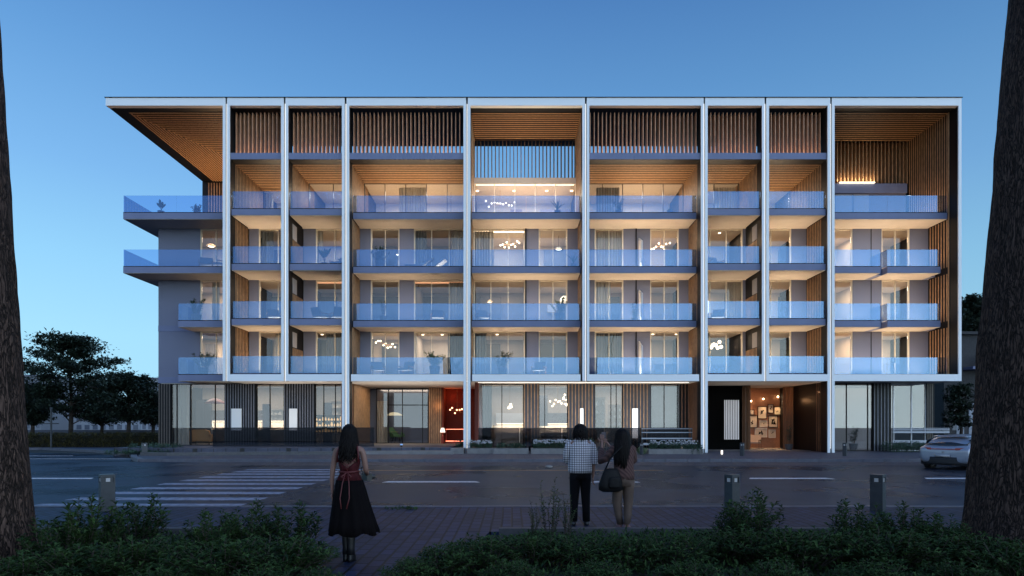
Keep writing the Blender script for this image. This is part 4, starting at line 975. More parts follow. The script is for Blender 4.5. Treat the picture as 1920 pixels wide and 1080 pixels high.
bollard(PX(1215.5, 31), 32.6, .13, .62, .14, R(50), 'slim bollard beside right flower bed', Gf)
e = empty('path_light', (PX(740, 33), 35.0, TZ - .02), 0, 'tiny bluish path light before the recessed entrance', 'light')
MB().lathe((0, 0, 0), [(.06, 0), (.06, .12)]).build('post', dark, e); MB().lathe((0, 0, .12), [(.075, 0), (.075, .07)]).build('lens', mat('blue_lens', (.3, .5, .8), .4, emit=(.25, .45, .8), estr=.5), e)
e = empty('path_light', (PX(1366, 31.5), 32.5, .13), 0, 'tiny glowing white post light at the dark recess', 'light')
MB().lathe((0, 0, 0), [(.045, 0), (.045, .04)]).build('post', dark, e); MB().lathe((0, 0, .04), [(.05, 0), (.05, .2)]).build('lens', bulbd, e)
# street lamp by the hedge
e = empty('street_lamp', (PX(92, 42), 42.2, .13), 0, 'slim grey street lamp with flat crosshead before the hedge', 'street lamp')
m_ = MB(); m_.tube([(0, 0, 0), (0, 0, 2.6)], .06, 8); m_.build('pole', bolm, e)
m_ = MB(); m_.box(-.55, .5, -.04, .04, 1.62, 1.68); m_.build('crossbar', bolm, e); MB().box(-.06, .06, -.06, .06, 2.6, 2.75).build('cap', bolm, e)
# hedge, planting, flower beds
def hedge(x0, x1, y0, y1, z0, z1, n, lab, m, ls=.10, core=None):
    mb = MB()
    for k in range(n):
        fc = LR.random()
        x = LR.uniform(x0, x1); 
        if fc < .6: y, z = y0 + LR.uniform(-.08, .05), LR.uniform(z0, z1)
        else: y, z = LR.uniform(y0, y1), z1 + LR.uniform(-.08, .10)
        leaf(mb, Vector((x, y, z)), Vector((LR.uniform(-1, 1), LR.uniform(-1, .1), LR.uniform(-.3, 1))), ls * LR.uniform(.7, 1.3), ls * .6)
    e = empty('hedge', (0, 0, 0), 0, lab, 'hedge'); mb.build('foliage', m, e)
    MB().box(x0 + .05, x1 - .05, y0 + .05, y1 - .05, z0, z1 - .06).build('branches', core or soil, e); return e
hedgem = mat('hedge_leaf', (.045, .055, .018), .6, var=.7, vscale=3, col2=(.13, .11, .03))
hedge(-36, -24.2, 43.8, 45, .13, 1.02, 9000, 'long clipped hedge in front of the trees at left', hedgem, .11)
def plants(x, y, z, w, d, h, n, lab, name='low_planting', m=leafm, ls=.16, cat='plants', flowers=0, fz=.1, box=None, trough=True):
    e = empty(name, (x, y, z), 0, lab, cat); mb = MB()
    for k in range(n):
        p = Vector((LR.uniform(-w / 2, w / 2), LR.uniform(-d / 2, d / 2), 0)); q = p + Vector((LR.uniform(-.1, .1), LR.uniform(-.1, .1), h * LR.uniform(.4, 1)))
        mb.tube([p, q], .006, 3, False)
        for j in range(5): leaf(mb, p.lerp(q, LR.uniform(.2, 1)), Vector((LR.uniform(-1, 1), LR.uniform(-1, 1), LR.uniform(0, 1))), ls * LR.uniform(.6, 1.2), ls * .35)
    mb.build('foliage', m, e)
    if flowers:
        fb = MB()
        for k in range(flowers):
            p = (LR.uniform(-w / 2, w / 2), LR.uniform(-d / 2, d / 2), h * LR.uniform(.65, 1.15))
            fb.ell(p, .045, .045, .03, 6, 4)
        fb.build('blossoms', mat('white_petals', (.42, .42, .45), .7), e)
    if box:
        b = MB(); b.box(-w / 2 - .15, w / 2 + .15, -d / 2 - .12, -d / 2, -box, .02); b.box(-w / 2 - .15, w / 2 + .15, d / 2, d / 2 + .12, -box, .02); b.box(-w / 2 - .15, -w / 2, -d / 2, d / 2, -box, .02); b.box(w / 2, w / 2 + .15, -d / 2, d / 2, -box, .02); b.box(-w / 2, w / 2, -d / 2, d / 2, -box, -.03)
        b.build('planter_edge', conc, e)
plants(PX(902, 34.5), 34.6, .40, 1.2, 1.0, .38, 90, 'flower bed with faint white blossoms beside the fourth column', 'flower_bed', cat='flower bed', flowers=70, box=.3)
plants(PX(958, 34.5), 34.4, .40, 1.6, 1.0, .30, 80, 'leafy bed without flowers between two white flower beds', 'flower_bed', cat='flower bed', box=.3)
plants(PX(1034, 34.5), 34.3, .40, 2.0, 1.0, .42, 150, 'bright white flower bed behind the man in checked shirt', 'flower_bed', cat='flower bed', flowers=190, box=.3)
plants(PX(1095, 34.5), 35.2, .40, 1.2, .8, .55, 90, 'leafy bed behind the two standing people', 'flower_bed', cat='flower bed', box=.3)
plants(PX(1262, 34.0), 34.0, .38, 2.6, 1.0, .42, 170, 'white flower bed before the sixth bay, right of the path', 'flower_bed', cat='flower bed', flowers=130, box=.3)
plants(PX(1202, 33.0), 33.2, .13, .5, .5, .35, 40, 'small yellow green plant at the path edge', m=leafl)
plants(PX(1303, 33.4), 33.6, .13, .9, .6, .5, 60, 'dark green clump at base of the sixth column')
plants(PX(868, 34.4), 35.6, .35, .9, .6, .5, 50, 'dark leafy clump left of the fourth column')
plants(PX(282, 34), 34.3, .25, 2.8, 1.2, .45, 160, 'grassy low planting in the left corner bed', box=.15)
plants(PX(262, 33), 33.0, .13, 3.4, .8, .22, 160, 'ground cover strip along the left corner kerb')
plants(PX(1700, 36.4), 36.2, .13, 2.6, 1.2, .62, 200, 'dark shrubs below the white mirrored stripes at right')
# horizontal bars modelled in place of road lines mirrored in the glazing
def bars(x0, x1, y, z0, z1, L, lab):
    e = empty('stripe_reflection', ((x0 + x1) / 2, y, z0), 0, lab, 'reflection'); w = x1 - x0
    for a, b in L: MB().box(-w / 2, w / 2, -.02, .02, a, b).build('reflection_bar', mat('pale_bar', (.38, .40, .44), .4), e)
    for s in (-1, 1): MB().box(s * (w / 2 - .03) - .03, s * (w / 2 - .03) + .03, .02, .05, 0, z1 - z0).build('post', bolm, e)
bars(PX(1674, 36.9), PX(1780, 36.9), 36.9, .13, 1.52, [(.50, .66), (1.08, 1.19), (1.24, 1.30), (1.345, 1.38)], 'white bars standing for road lines mirrored in the last shop window')
bars(PX(1203, 36.1), PX(1298, 36.1), 36.1, .25, 1.52, [(.28, .40), (.62, .70), (.98, 1.03), (1.2, 1.235)], 'pale bars standing for road lines mirrored in glass, sixth bay')
e = empty('glass_balustrade', (PX(670, 35.6), 35.6, TZ), 0, 'glass balustrade darkened for a painted reflection on the terrace behind the woman in red', 'balustrade')
MB().box(-8.2, .95, 0, .015, .0, 1.05).build('glass_pane', tintg, e); MB().box(-8.2, .95, -.01, .03, 1.05, 1.08).build('handrail', dark, e)  # lengthened along the terrace, tint stands in for the dark reflection
e = empty('glass_balustrade', (4.2, 36.3, .2), 0, 'long glass balustrade, dark reflection tinted in, behind the flower beds, fifth and sixth bays', 'balustrade')
for k in range(5): MB().box(-6.2 + k * 2.45, -3.78 + k * 2.45, 0, .015, 0, 1.3).build('glass_pane', tintg, e)  # pane tint stands in for the dark road reflection
MB().box(-6.2, 6.05, -.01, .03, 1.3, 1.325).build('handrail', bolm, e)
e = empty('balcony_lantern', (PX(1675, 36.3), 36.3, FL[1]), 0, 'small dark lantern on a thin post on lowest balcony of last bay', 'lantern')
m_ = MB(); m_.tube([(0, 0, 0), (0, 0, .72)], .018, 6); m_.build('post', dark, e); m_ = MB()
for sx in (-1, 1): m_.box(sx * .085 - .015, sx * .085 + .015, -.03, .03, .70, .99)
m_.box(-.07, .07, -.03, .03, .72, .76); m_.box(-.07, .07, -.03, .03, .86, .90); m_.build('frame', dark, e)
# stone by the edge line
o = MB().ell((0, 0, .06), .16, .10, .07, 8, 5).build('stone', conc, None, True); o.location = (PX(1029, 24.4), 24.4, 0); tag(o, 'small pale stone lying on the road before the buildings', 'stone')

# ---------------------------------------------------------------- trees
bark = mat('bark', (.045, .034, .028), .9, var=.5, vscale=6, stretch=(1, 1, .25), bump=1, bscale=14)
tleaf = mat('tree_leaf', (.018, .034, .020), .7, var=.5, vscale=.8)
def tree(x, y, z, h, w, c0, n, lab, seed, grp='trees behind the hedge', layered=True, ls=.28, trunk=.22, name='broadleaf_tree'):
    rg = random.Random(seed); e = empty(name, (x, y, z), 0, lab, 'tree', grp); t = MB(); cr = MB()
    t.tube([(0, 0, 0), (.1, 0, h * .3), (-.05, .1, h * .6), (0, 0, h * .93)], [trunk, trunk * .75, trunk * .5, .03], 8)
    N = 34
    for k in range(N):
        u = (k + rg.random()) / N; zb = c0 + (h - c0) * u * .9; a = k * 2.4 + rg.uniform(-.4, .4)
        rad = w / 2 * (math.sin(math.pi * min(1, .22 + .72 * u)) ** .8) * rg.uniform(.7, 1.08)
        tip = Vector((rad * math.cos(a), rad * math.sin(a), min(h, zb + rad * .14 + rg.uniform(0, .4)))); root = Vector((0, 0, zb - rad * .25)); mid = root.lerp(tip, .5) + Vector((0, 0, .1 * rad))
        t.tube([root, mid, tip], [trunk * .28, trunk * .16, .02], 5)
        for c in range(7):
            f = .3 + .7 * (c + rg.random()) / 7; ce = (root.lerp(mid, f * 2) if f < .5 else mid.lerp(tip, f * 2 - 1)) + Vector((rg.gauss(0, .3), rg.gauss(0, .3), rg.gauss(0, .15)))
            rr = w * .06 * rg.uniform(.6, 1.3)
            for q in range(n // (N * 10)):
                p = ce + Vector((rg.gauss(0, rr * .8), rg.gauss(0, rr * .8), rg.gauss(0, rr * (.22 if layered else .45))))
                leaf(cr, p, Vector((rg.uniform(-1, 1), rg.uniform(-1, 1), rg.uniform(-.5, .8))), ls * rg.uniform(.5, 1.2), ls * .5)
    t.build('trunk', bark, e, True); cr.build('crown', tleaf, e); return e
def tr(px, D, ytop, wpx, ybot, yb, n, lab, seed, **k):
    return tree(PX(px, D), D, 0, PZ(ytop, D), wpx * D / F, PZ(yb, D), n, lab, seed, **k)
tr(132, 62, 622, 205, 820, 780, 26000, 'tallest dark tree with layered branches, left of the building', 1, ls=.42)
tr(240, 60, 700, 128, 820, 785, 20000, 'rounded dark tree next to the building, with visible forked trunk', 2, ls=.38, layered=False)
tr(60, 66, 722, 90, 820, 795, 12000, 'lower dark tree half hidden by the left trunk', 3, ls=.4)
tr(190, 72, 735, 90, 820, 795, 11000, 'low tree between the tallest and the rounded tree', 4, ls=.4)
tr(286, 70, 745, 70, 820, 795, 8000, 'small tree touching the building corner', 5, ls=.4)
tr(1822, 58, 552, 96, 850, 690, 15000, 'dark tree showing between building and right trunk', 6, grp='trees at right', ls=.4, layered=False)
tr(1800, 44, 720, 46, 850, 800, 5000, 'thin young tree beside the right end of the building', 7, grp='trees at right', ls=.3, trunk=.13)
# far buildings
pal = mat('pale_render', (.30, .33, .38), .8, var=.08, vscale=.4); palw = mat('far_window', (.10, .12, .16), .3)
def block(x0, x1, D, y0, y1, z1, lab, m=pal, nf=4, nw=6):
    e = empty('far_building', ((x0 + x1) / 2, D, 0), 0, lab, 'building', 'buildings in the distance'); w = x1 - x0
    MB().box(-w / 2, w / 2, 0, y1 - y0, 0, z1).build('wall', m, e); MB().box(-w / 2 - .3, w / 2 + .3, -.3, y1 - y0, z1, z1 + .4).build('roof', palw, e)
    for f in range(nf):
        for k in range(nw):
            u = -w / 2 + w * (k + .5) / nw; zz = z1 * (f + .35) / nf; MB().box(u - w / nw * .3, u + w / nw * .3, -.05, 0, zz, zz + z1 / nf * .5).build('window', palw, e)
block(PX(265, 120), PX(330, 120), 120, 120, 135, PZ(712, 120), 'pale block whose roof shows beside the building corner')
block(PX(20, 130), PX(76, 130), 130, 130, 145, PZ(706, 130), 'grey block behind the left trunk and trees', mat('mid_render', (.2, .22, .25), .8))
block(PX(80, 140), PX(262, 140), 140, 140, 150, PZ(760, 140), 'long low pale building behind the dark trees', pal, 3, 12)
block(PX(1800, 90), PX(1990, 90), 90, 90, 100, PZ(640, 90), 'pale building behind the trees at right', pal, 4, 7)
lw = MB(); lw.box(-75, -24, 75, 75.3, 0, 1.1); o = lw.build('garden_wall', mat('dark_wall', (.06, .07, .09), .8)); tag(o, 'long low dark wall behind the hedge and trees', 'wall')
# dark neighbour house at right
e = empty('neighbour_house', (PX(1852, 46), 46, .1), 0, 'dark house with a small lit balcony front right of building', 'house')
dh = mat('dark_render', (.035, .036, .04), .8, var=.2); MB().box(-3.2, 6, 0, 8, 0, 8.2).build('wall', dh, e)
MB().box(-1.8, 2.4, -1.0, 0, 5.6, 5.8).build('balcony', slabm, e); MB().box(-1.0, .2, -.98, -.9, 5.8, 6.7).build('railing', plastg, e); MB().box(-2.6, -2.1, -.02, 0, 1.2, 3.3).build('window', palw, e)
for k in range(3): MB().box(-2.3 + k * .9, -1.75 + k * .9, -.03, 0, .8, 3.2).build('window', pal, e)
MB().box(-3.4, 6.2, -.3, 8.2, 8.2, 8.4).build('roof', dh, e)

# big trunks framing the view
def trunk(prof, y, lab, side, seed):
    # prof: list of (z, visible edge x, radius); side +1: the visible edge is the trunk's right edge
    k = 64; rings = []; zs = [prof[0][0] + (prof[-1][0] - prof[0][0]) * j / 70 for j in range(71)]
    def ip(z):
        for (a, b) in zip(prof, prof[1:]):
            if a[0] <= z <= b[0]:
                t = (z - a[0]) / (b[0] - a[0]); return [a[q] + (b[q] - a[q]) * t for q in (1, 2)]
        return prof[-1][1:]
    x0 = None
    for z in zs:
        ex, r = ip(z); c = ex - side * r
        if x0 is None: x0 = c
        ring = []
        for a in range(k):
            t = 2 * math.pi * a / k; v = Vector((math.cos(t) * 6 + seed, math.sin(t) * 6, z * .9))
            d = 1 + .035 * noise.noise(v * 1.6) + .04 * abs(noise.noise(Vector((v.x * 2.6, v.y * 2.6, z * 1.3)))) - .02
            if z < .5: d += (.5 - z) * .10 * (1 + .6 * math.sin(3 * t + seed))
            ring.append((c - x0 + r * d * math.cos(t), r * d * math.sin(t), z))
        rings.append(ring)
    e = empty('big_tree', (x0, y, 0), 0, lab, 'tree', 'big trees framing the view')
    MB().loft(rings).build('trunk', bark, e, True); return e
def trunkmat():
    m = bpy.data.materials.new('rough_bark'); m.use_nodes = True; t = m.node_tree; b = t.nodes['Principled BSDF']; b.inputs['Roughness'].default_value = .9; b.inputs['Specular IOR Level'].default_value = .2
    c = t.nodes.new('ShaderNodeTexCoord'); mp = t.nodes.new('ShaderNodeMapping'); mp.inputs['Scale'].default_value = (1, 1, .22); t.links.new(c.outputs['Object'], mp.inputs[0])
    n0 = t.nodes.new('ShaderNodeTexNoise'); n0.inputs['Scale'].default_value = 5; n0.inputs['Detail'].default_value = 5; t.links.new(mp.outputs[0], n0.inputs['Vector'])
    mxn = t.nodes.new('ShaderNodeMix'); mxn.data_type = 'VECTOR'; mxn.inputs['Factor'].default_value = .45; t.links.new(mp.outputs[0], mxn.inputs[4]); t.links.new(n0.outputs['Color'], mxn.inputs[5])
    v = t.nodes.new('ShaderNodeTexVoronoi'); v.feature = 'DISTANCE_TO_EDGE'; v.inputs['Scale'].default_value = 25; t.links.new(mxn.outputs[1], v.inputs['Vector'])
    r = t.nodes.new('ShaderNodeValToRGB'); r.color_ramp.elements[0].color = (.012, .008, .006, 1); r.color_ramp.elements[1].color = (.088, .055, .043, 1); r.color_ramp.elements[0].position = .0; r.color_ramp.elements[1].position = .18
    t.links.new(v.outputs['Distance'], r.inputs[0])
    n = t.nodes.new('ShaderNodeTexNoise'); n.inputs['Scale'].default_value = 30; n.inputs['Detail'].default_value = 8; t.links.new(mp.outputs[0], n.inputs['Vector'])
    mu = t.nodes.new('ShaderNodeMix'); mu.data_type = 'RGBA'; mu.blend_type = 'MULTIPLY'; mu.inputs['Factor'].default_value = .8; t.links.new(r.outputs[0], mu.inputs[6]); 
    rr = t.nodes.new('ShaderNodeMapRange'); rr.inputs['From Min'].default_value = .3; rr.inputs['From Max'].default_value = .7; rr.inputs['To Min'].default_value = .3; rr.inputs['To Max'].default_value = 1.5; t.links.new(n.outputs['Fac'], rr.inputs['Value']); t.links.new(rr.outputs[0], mu.inputs[7])
    t.links.new(mu.outputs[2], b.inputs['Base Color'])
    ad = t.nodes.new('ShaderNodeMath'); ad.operation = 'MINIMUM'; ad.inputs[1].default_value = .2; t.links.new(v.outputs['Distance'], ad.inputs[0])
    ad2 = t.nodes.new('ShaderNodeMath'); ad2.operation = 'MULTIPLY_ADD'; ad2.inputs[1].default_value = .15; t.links.new(n.outputs['Fac'], ad2.inputs[0]); t.links.new(ad.outputs[0], ad2.inputs[2])
    bpn = t.nodes.new('ShaderNodeBump'); bpn.inputs['Strength'].default_value = 1; bpn.inputs['Distance'].default_value = .12; t.links.new(ad2.outputs[0], bpn.inputs['Height']); t.links.new(bpn.outputs[0], b.inputs['Normal'])
    return m
rb = trunkmat()
tl = trunk([(0, -5.80, .60), (.39, -5.82, .56), (1.66, -5.92, .5), (6.4, -6.22, .42), (9, -6.40, .38)], 7.5, 'rough dark tree trunk at the left picture edge', 1, 3)
trr = trunk([(0, 6.66, 1.0), (.51, 6.71, .95), (1.24, 6.76, .90), (3.15, 6.90, .83), (4.64, 7.02, .76), (7.08, 7.20, .68), (9.5, 7.42, .6)], 9.0, 'massive dark tree trunk at the right picture edge', -1, 9)
for o in [x for x in COL.objects if x.parent in (tl, trr)]: o.data.materials[0] = rb

# ---------------------------------------------------------------- foreground shrubs
shleaf = mat('shrub_leaf', (.009, .042, .018), .7, spec=.12, var=.65, vscale=5, col2=(.055, .10, .028))
def shrub_mesh(seed, w, h, nb, nl, spread=1.0, ls=.075):
    rg = random.Random(seed); st = MB(); fo = MB()
    for k in range(nb):
        a = rg.uniform(0, 6.28); r = w / 2 * math.sqrt(rg.random()); hh = h * (1 - .45 * (r / (w / 2)) ** 2) * rg.uniform(.65, 1.05)
        base = Vector((r * .35 * math.cos(a), r * .35 * math.sin(a), 0)); tip = Vector((r * math.cos(a) * 1.05, r * math.sin(a) * 1.05, hh)); mid = base.lerp(tip, .5) + Vector((rg.uniform(-.06, .06), rg.uniform(-.06, .06), .05))
        st.tube([base, mid, tip], [.009, .006, .002], 4)
        for j in range(nl):
            t = .25 + .78 * j / nl; p = base.lerp(mid, t * 2) if t < .5 else mid.lerp(tip, min(1, t * 2 - 1))
            d = (tip - mid).normalized(); az = j * 2.4 + k
            out_ = Vector((math.cos(az), math.sin(az), 0)) * .9 + d * rg.uniform(.2, .9) + Vector((0, 0, rg.uniform(-.1, .4)))
            l = ls * rg.uniform(.6, 1.25)
            # a short side sprig of pointed leaves
            tipp = p + out_.normalized() * l * 1.1
            leaf(fo, p, out_, l, l * .32)
            for s in (-1, 1):
                sd = out_.cross(Vector((0, 0, 1))); leaf(fo, p + out_.normalized() * l * .35, out_ + sd * s * .9 + Vector((0, 0, .2)), l * .7, l * .26)
    return st, fo
protos = []
for sd, w, h, nb, nl, ls, nm in [(1, 1.15, .62, 80, 15, .082, 'a'), (2, 1.0, .52, 80, 14, .076, 'b'), (3, .80, .95, 36, 20, .088, 'c'), (4, .5, 1.15, 11, 20, .06, 'd')]:
    e = empty('shrub', (0, 0, 0)); s_, f_ = shrub_mesh(sd, w, h, nb, nl, 1, ls); s_.build('stem', bark, e); f_.build('foliage', shleaf, e); protos.append(e)
used = set()
def shrub(kind, px, D, sc, rz, lab, zs=1):
    o = protos[kind]
    if kind in used: o = copy_tree(o)
    used.add(kind); o.location = (PX(px, D), D, 0); o.rotation_euler = (0, 0, rz); o.scale = (sc, sc, sc * (.72, .78, .92, 1)[kind])
    tag(o, lab, 'shrub', 'shrubs in the foreground bed'); return o
rs = random.Random(5)
L = [  # kind, px, D, scale, label
 (2, 165, 7.6, 1.05, 'tall shrub in front of the bollard at left'), (2, 105, 7.2, .85, 'upright shrub right beside the left trunk'), (2, 258, 8.3, .95, 'leafy shrub with a branch reaching right, left bed'),
 (0, 40, 6.3, .95, 'low shrub at the foot of the left trunk'), (0, 150, 6.6, 1.05, 'dense shrub below the tall one at left'), (0, 245, 6.9, 1.05, 'broad shrub in the middle of the left bed'), (1, 330, 7.0, .95, 'low shrub at the dip in the left bed'),
 (2, 400, 7.6, .85, 'upright shrub left of the middle gap'), (2, 465, 7.9, .90, 'pointed shrub behind the left bed'), (2, 545, 8.0, .9, 'tall shrub near the woman in the red dress'), (0, 420, 6.8, 1.1, 'dense round shrub left of the path'), (0, 520, 6.9, 1.1, 'dense shrub close to the path'),
 (0, 560, 7.2, .8, 'shrub overhanging the left edge of the path'), (1, 590, 6.3, .6, 'lowest shrub touching the path on its left'), (1, 90, 5.9, .7, 'small shrub at the bottom left corner'), (1, 290, 6.1, .75, 'small front shrub in the left bed'), (1, 480, 6.1, .75, 'small front shrub left of the path'),
 (1, 765, 6.7, .62, 'low shrub touching the path on its right'), (1, 830, 7.0, .85, 'rounded shrub right of the path'), (0, 905, 7.4, .90, 'dense shrub before the spindly bush'), (0, 1000, 7.6, .90, 'dense shrub under the spindly bush'), (0, 1090, 7.5, .85, 'shrub hiding the feet of the man'),
 (1, 1180, 7.4, .95, 'low shrub below the woman with the bag'), (0, 1260, 7.5, .92, 'dense shrub right of the woman with the bag'), (1, 960, 6.5, .7, 'small front shrub in the middle'), (1, 1120, 6.5, .7, 'small front shrub under the man'), (1, 1290, 6.5, .72, 'small front shrub right of centre'),
 (3, 1030, 9.2, .85, 'spindly upright bush left of the man'), (3, 1000, 9.0, .55, 'short spindly bush beside the taller one'), (3, 1062, 9.1, .66, 'spindly bush touching the man trousers'), (0, 1010, 8.9, .45, 'small dark clump at the pavement edge'),
 (2, 1410, 8.6, 1.0, 'tall shrub in front of the middle bollard'), (2, 1370, 8.8, .62, 'short upright shrub left of the middle bollard'), (0, 1345, 7.8, .90, 'rounded shrub left of the middle bollard'), (0, 1430, 7.6, 1.05, 'dense shrub below the middle bollard'), (1, 1500, 7.4, 1.15, 'broad shrub between the two right bollards'),
 (2, 1610, 8.2, .88, 'tall shrub in front of the right bollard'), (2, 1700, 8.3, .82, 'tall shrub right of the right bollard'), (0, 1570, 7.6, 1.0, 'dense shrub left of the right bollard'), (0, 1660, 7.4, 1.1, 'dense shrub under the right bollard'), (0, 1760, 7.4, 1.0, 'dense shrub beside the massive trunk'),
 (2, 1770, 8.0, .72, 'upright shrub against the massive trunk'), (1, 1850, 7.2, 1.05, 'low shrub in front of the massive trunk'), (0, 1900, 6.8, .95, 'shrub at the right picture edge'), (1, 1450, 6.4, .75, 'small front shrub below the dense one'), (1, 1640, 6.4, .78, 'small front shrub near the right'), (1, 1800, 6.3, .78, 'small front shrub at bottom right'),
]
for k, px, D, sc, lab in L: shrub(k, px, D, sc, rs.uniform(0, 6.28), lab)
# ground cover between the shrubs
gcov = MB()
for k in range(26000):
    x = rs.uniform(-8, 8); y = rs.uniform(4.6, 9.5)
    if abs(x - (-1.9 + (y - 7) * .1)) < .72 + max(0, y - 8) * .9: continue
    leaf(gcov, Vector((x, y, rs.uniform(-.02, .10 + .05 * noise.noise(Vector((x, y, 0)))))), Vector((rs.uniform(-1, 1), rs.uniform(-1, 1), rs.uniform(.2, 1.2))), .085 * rs.uniform(.6, 1.3), .03)
o = gcov.build('ground_cover', shleaf); o['kind'] = 'stuff'; o['label'] = 'dark green leaves covering the planting bed'; o['category'] = 'ground cover'
sprig = MB()
for k in range(60): leaf(sprig, Vector((rs.uniform(-.35, .35), rs.uniform(-.12, .12), 0)), Vector((rs.uniform(-1, 1), rs.uniform(-1, 1), rs.uniform(.3, 1))), .09, .03)
o = sprig.build('weeds', shleaf); o.location = (PX(752, 12.3), 12.3, .03); tag(o, 'tuft of weeds at the kerb right of the woman in red', 'weeds')
# ---------------------------------------------------------------- people
skinm = mat('skin', (.20, .105, .08), .6); hairm = mat('dark_hair', (.005, .0035, .0035), .6, spec=.12, var=.4, vscale=30, stretch=(3, 3, .3))
def skinmesh(name, chains, m, parent, sub=2):
    """chains: list of lists of (x, y, z, radius[, radius2]); the first is the trunk, the others hang on a vertex given by (chain, index)"""
    V = []; E = []; Rr = []; ids = []; roots = []
    for c in chains:
        start, pts = c; idl = []
        prev = None
        if start is not None: prev = ids[start[0]][start[1]]
        for p in pts:
            V.append(p[:3]); Rr.append((p[3], p[4] if len(p) > 4 else p[3])); i = len(V) - 1
            if prev is not None: E.append((prev, i))
            elif True: roots.append(i)
            prev = i; idl.append(i)
        ids.append(idl)
    me = bpy.data.meshes.new(name); me.from_pydata(V, E, []); o = bpy.data.objects.new(name, me); COL.objects.link(o); me.materials.append(m)
    md = o.modifiers.new('Skin', 'SKIN'); md.use_smooth_shade = True
    if not me.skin_vertices: 
        bm = bmesh.new(); bm.from_mesh(me); bm.verts.layers.skin.verify(); bm.to_mesh(me); bm.free()
    for i, r_ in enumerate(Rr): me.skin_vertices[0].data[i].radius = r_; me.skin_vertices[0].data[i].use_root = i in roots
    s = o.modifiers.new('Subdivision', 'SUBSURF'); s.levels = sub; s.render_levels = sub
    o.parent = parent; return o
def fingers(hand, d, side, curl=.5):
    """five finger chains rooted inside a palm at `hand` pointing along d; side = across-the-palm vector"""
    h = Vector(hand); d = Vector(d).normalized(); sd = Vector(side).normalized(); nn = d.cross(sd).normalized(); C = []
    for k, (o_, l) in enumerate([(-.028, .072), (-.009, .080), (.010, .075), (.028, .058)]):
        b = h + sd * o_ + d * .03; m1 = b + d * l * .5 + nn * l * curl * .15; m2 = m1 + (d * (1 - curl * .5) + nn * curl * .8).normalized() * l * .3; m3 = m2 + (d * (1 - curl) + nn * curl).normalized() * l * .28
        C.append((None, [(*h, .010), (*b, .010), (*m1, .0088), (*m2, .008), (*m3, .0065)]))
    b = h - sd * .030 - d * .015; m1 = b - sd * .025 + d * .025; m2 = m1 + (d * .8 + nn * .5).normalized() * .03
    C.append((None, [(*h, .011), (*b, .012), (*m1, .010), (*m2, .008)])); return C
def ring(c, rx, ry, k=28, fold=0, nf=9, ph=0, rot=0):
    out = []
    for a in range(k):
        t = 2 * math.pi * a / k; f = 1 + fold * math.sin(nf * t + ph) + fold * .5 * math.sin((nf * 1.7 // 1) * t + 2 * ph)
        x, y = rx * f * math.cos(t), ry * f * math.sin(t); out.append((c[0] + x * math.cos(rot) - y * math.sin(rot), c[1] + x * math.sin(rot) + y * math.cos(rot), c[2]))
    return out
def cloth(name, tubes, lofts, m, parent, solid=0):
    mb = MB()
    for rings in lofts: mb.loft(rings, cap=False)
    for pts, rr in tubes: mb.tube(pts, rr, 14, cap=False)
    o = mb.build(name, m, parent, True)
    s = o.modifiers.new('Solidify', 'SOLIDIFY'); s.thickness = .008; s.offset = 1
    return o
def head_parts(parent, c, fwd, r=.075, skin=skinm):
    """face features; c = head centre, fwd = facing direction"""
    c = Vector(c); f = Vector(fwd).normalized(); s = f.cross(Vector((0, 0, 1))).normalized()
    for k in (-1, 1):
        p = c + f * r * 1.02 + s * k * .032 + Vector((0, 0, .012)); MB().ell(p, .013, .013, .010, 8, 5).build('eye', whitep, parent, True)
    m = MB(); p = c + f * r * 1.0 + Vector((0, 0, -.052)); m.ell(p, .024, .012, .008, 8, 5); m.build('mouth', mat('lips', (.35, .10, .09), .5), parent, True)
def body_chains(C, fwd, sh, hip, legs, arms, neck, nose=True):
    pass
# the woman in the red dress ----------------------------------------------------------
W1 = empty('person', (PX(655, 7.66), 7.66, .03), 0, 'woman with long wavy hair in a dark red dress, seen from behind on the path', 'person')
hd = (.0, .0, 1.545)
ch = [(None, [(.0, 0, .90, .125, .10), (0, 0, 1.02, .11, .085), (.0, 0, 1.12, .10, .08), (0, .0, 1.25, .115, .085), (0, 0, 1.345, .12, .075), (0, .0, 1.40, .055, .05), (0, .01, 1.46, .048), (0, .01, 1.525, .072, .085), (0, .01, 1.585, .070, .085)]),
      ((0, 4), [(-.155, 0, 1.355, .045), (-.185, .0, 1.22, .038), (-.205, .0, 1.09, .034), (-.215, .01, .97, .027), (-.215, .02, .86, .020), (-.212, .03, .80, .024, .014)]),
      ((0, 4), [(.155, 0, 1.355, .045), (.185, .0, 1.22, .038), (.20, .02, 1.09, .034), (.185, .14, 1.05, .027), (.165, .21, 1.03, .020), (.155, .25, 1.02, .022)]),
      ((0, 0), [(-.085, 0, .82, .085), (-.07, 0, .48, .052), (-.045, .0, .28, .045), (-.035, 0, .10, .035), (-.03, .05, .03, .03), (-.03, .12, .02, .024)]),
      ((0, 0), [(.085, 0, .82, .085), (.06, -.02, .48, .052), (.035, -.03, .28, .045), (.03, -.04, .10, .035), (.03, .0, .03, .03), (.03, .08, .02, .024)]),
      ((0, 7), [(0, .10, 1.53, .014)])]
ch += fingers((-.212, .03, .79), (0, .1, -1), (0, 1, 0), .5) + fingers((.155, .25, 1.02), (.1, 1, -.1), (0, 0, 1), .9)
skinmesh('body', ch, skinm, W1); head_parts(W1, hd, (0, 1, 0), .085)
redd = mat('dark_red_dress', (.040, .004, .006), .8, spec=.2, var=.5, vscale=4, stretch=(3, 3, .5), bump=.3, bscale=12)
K = 56
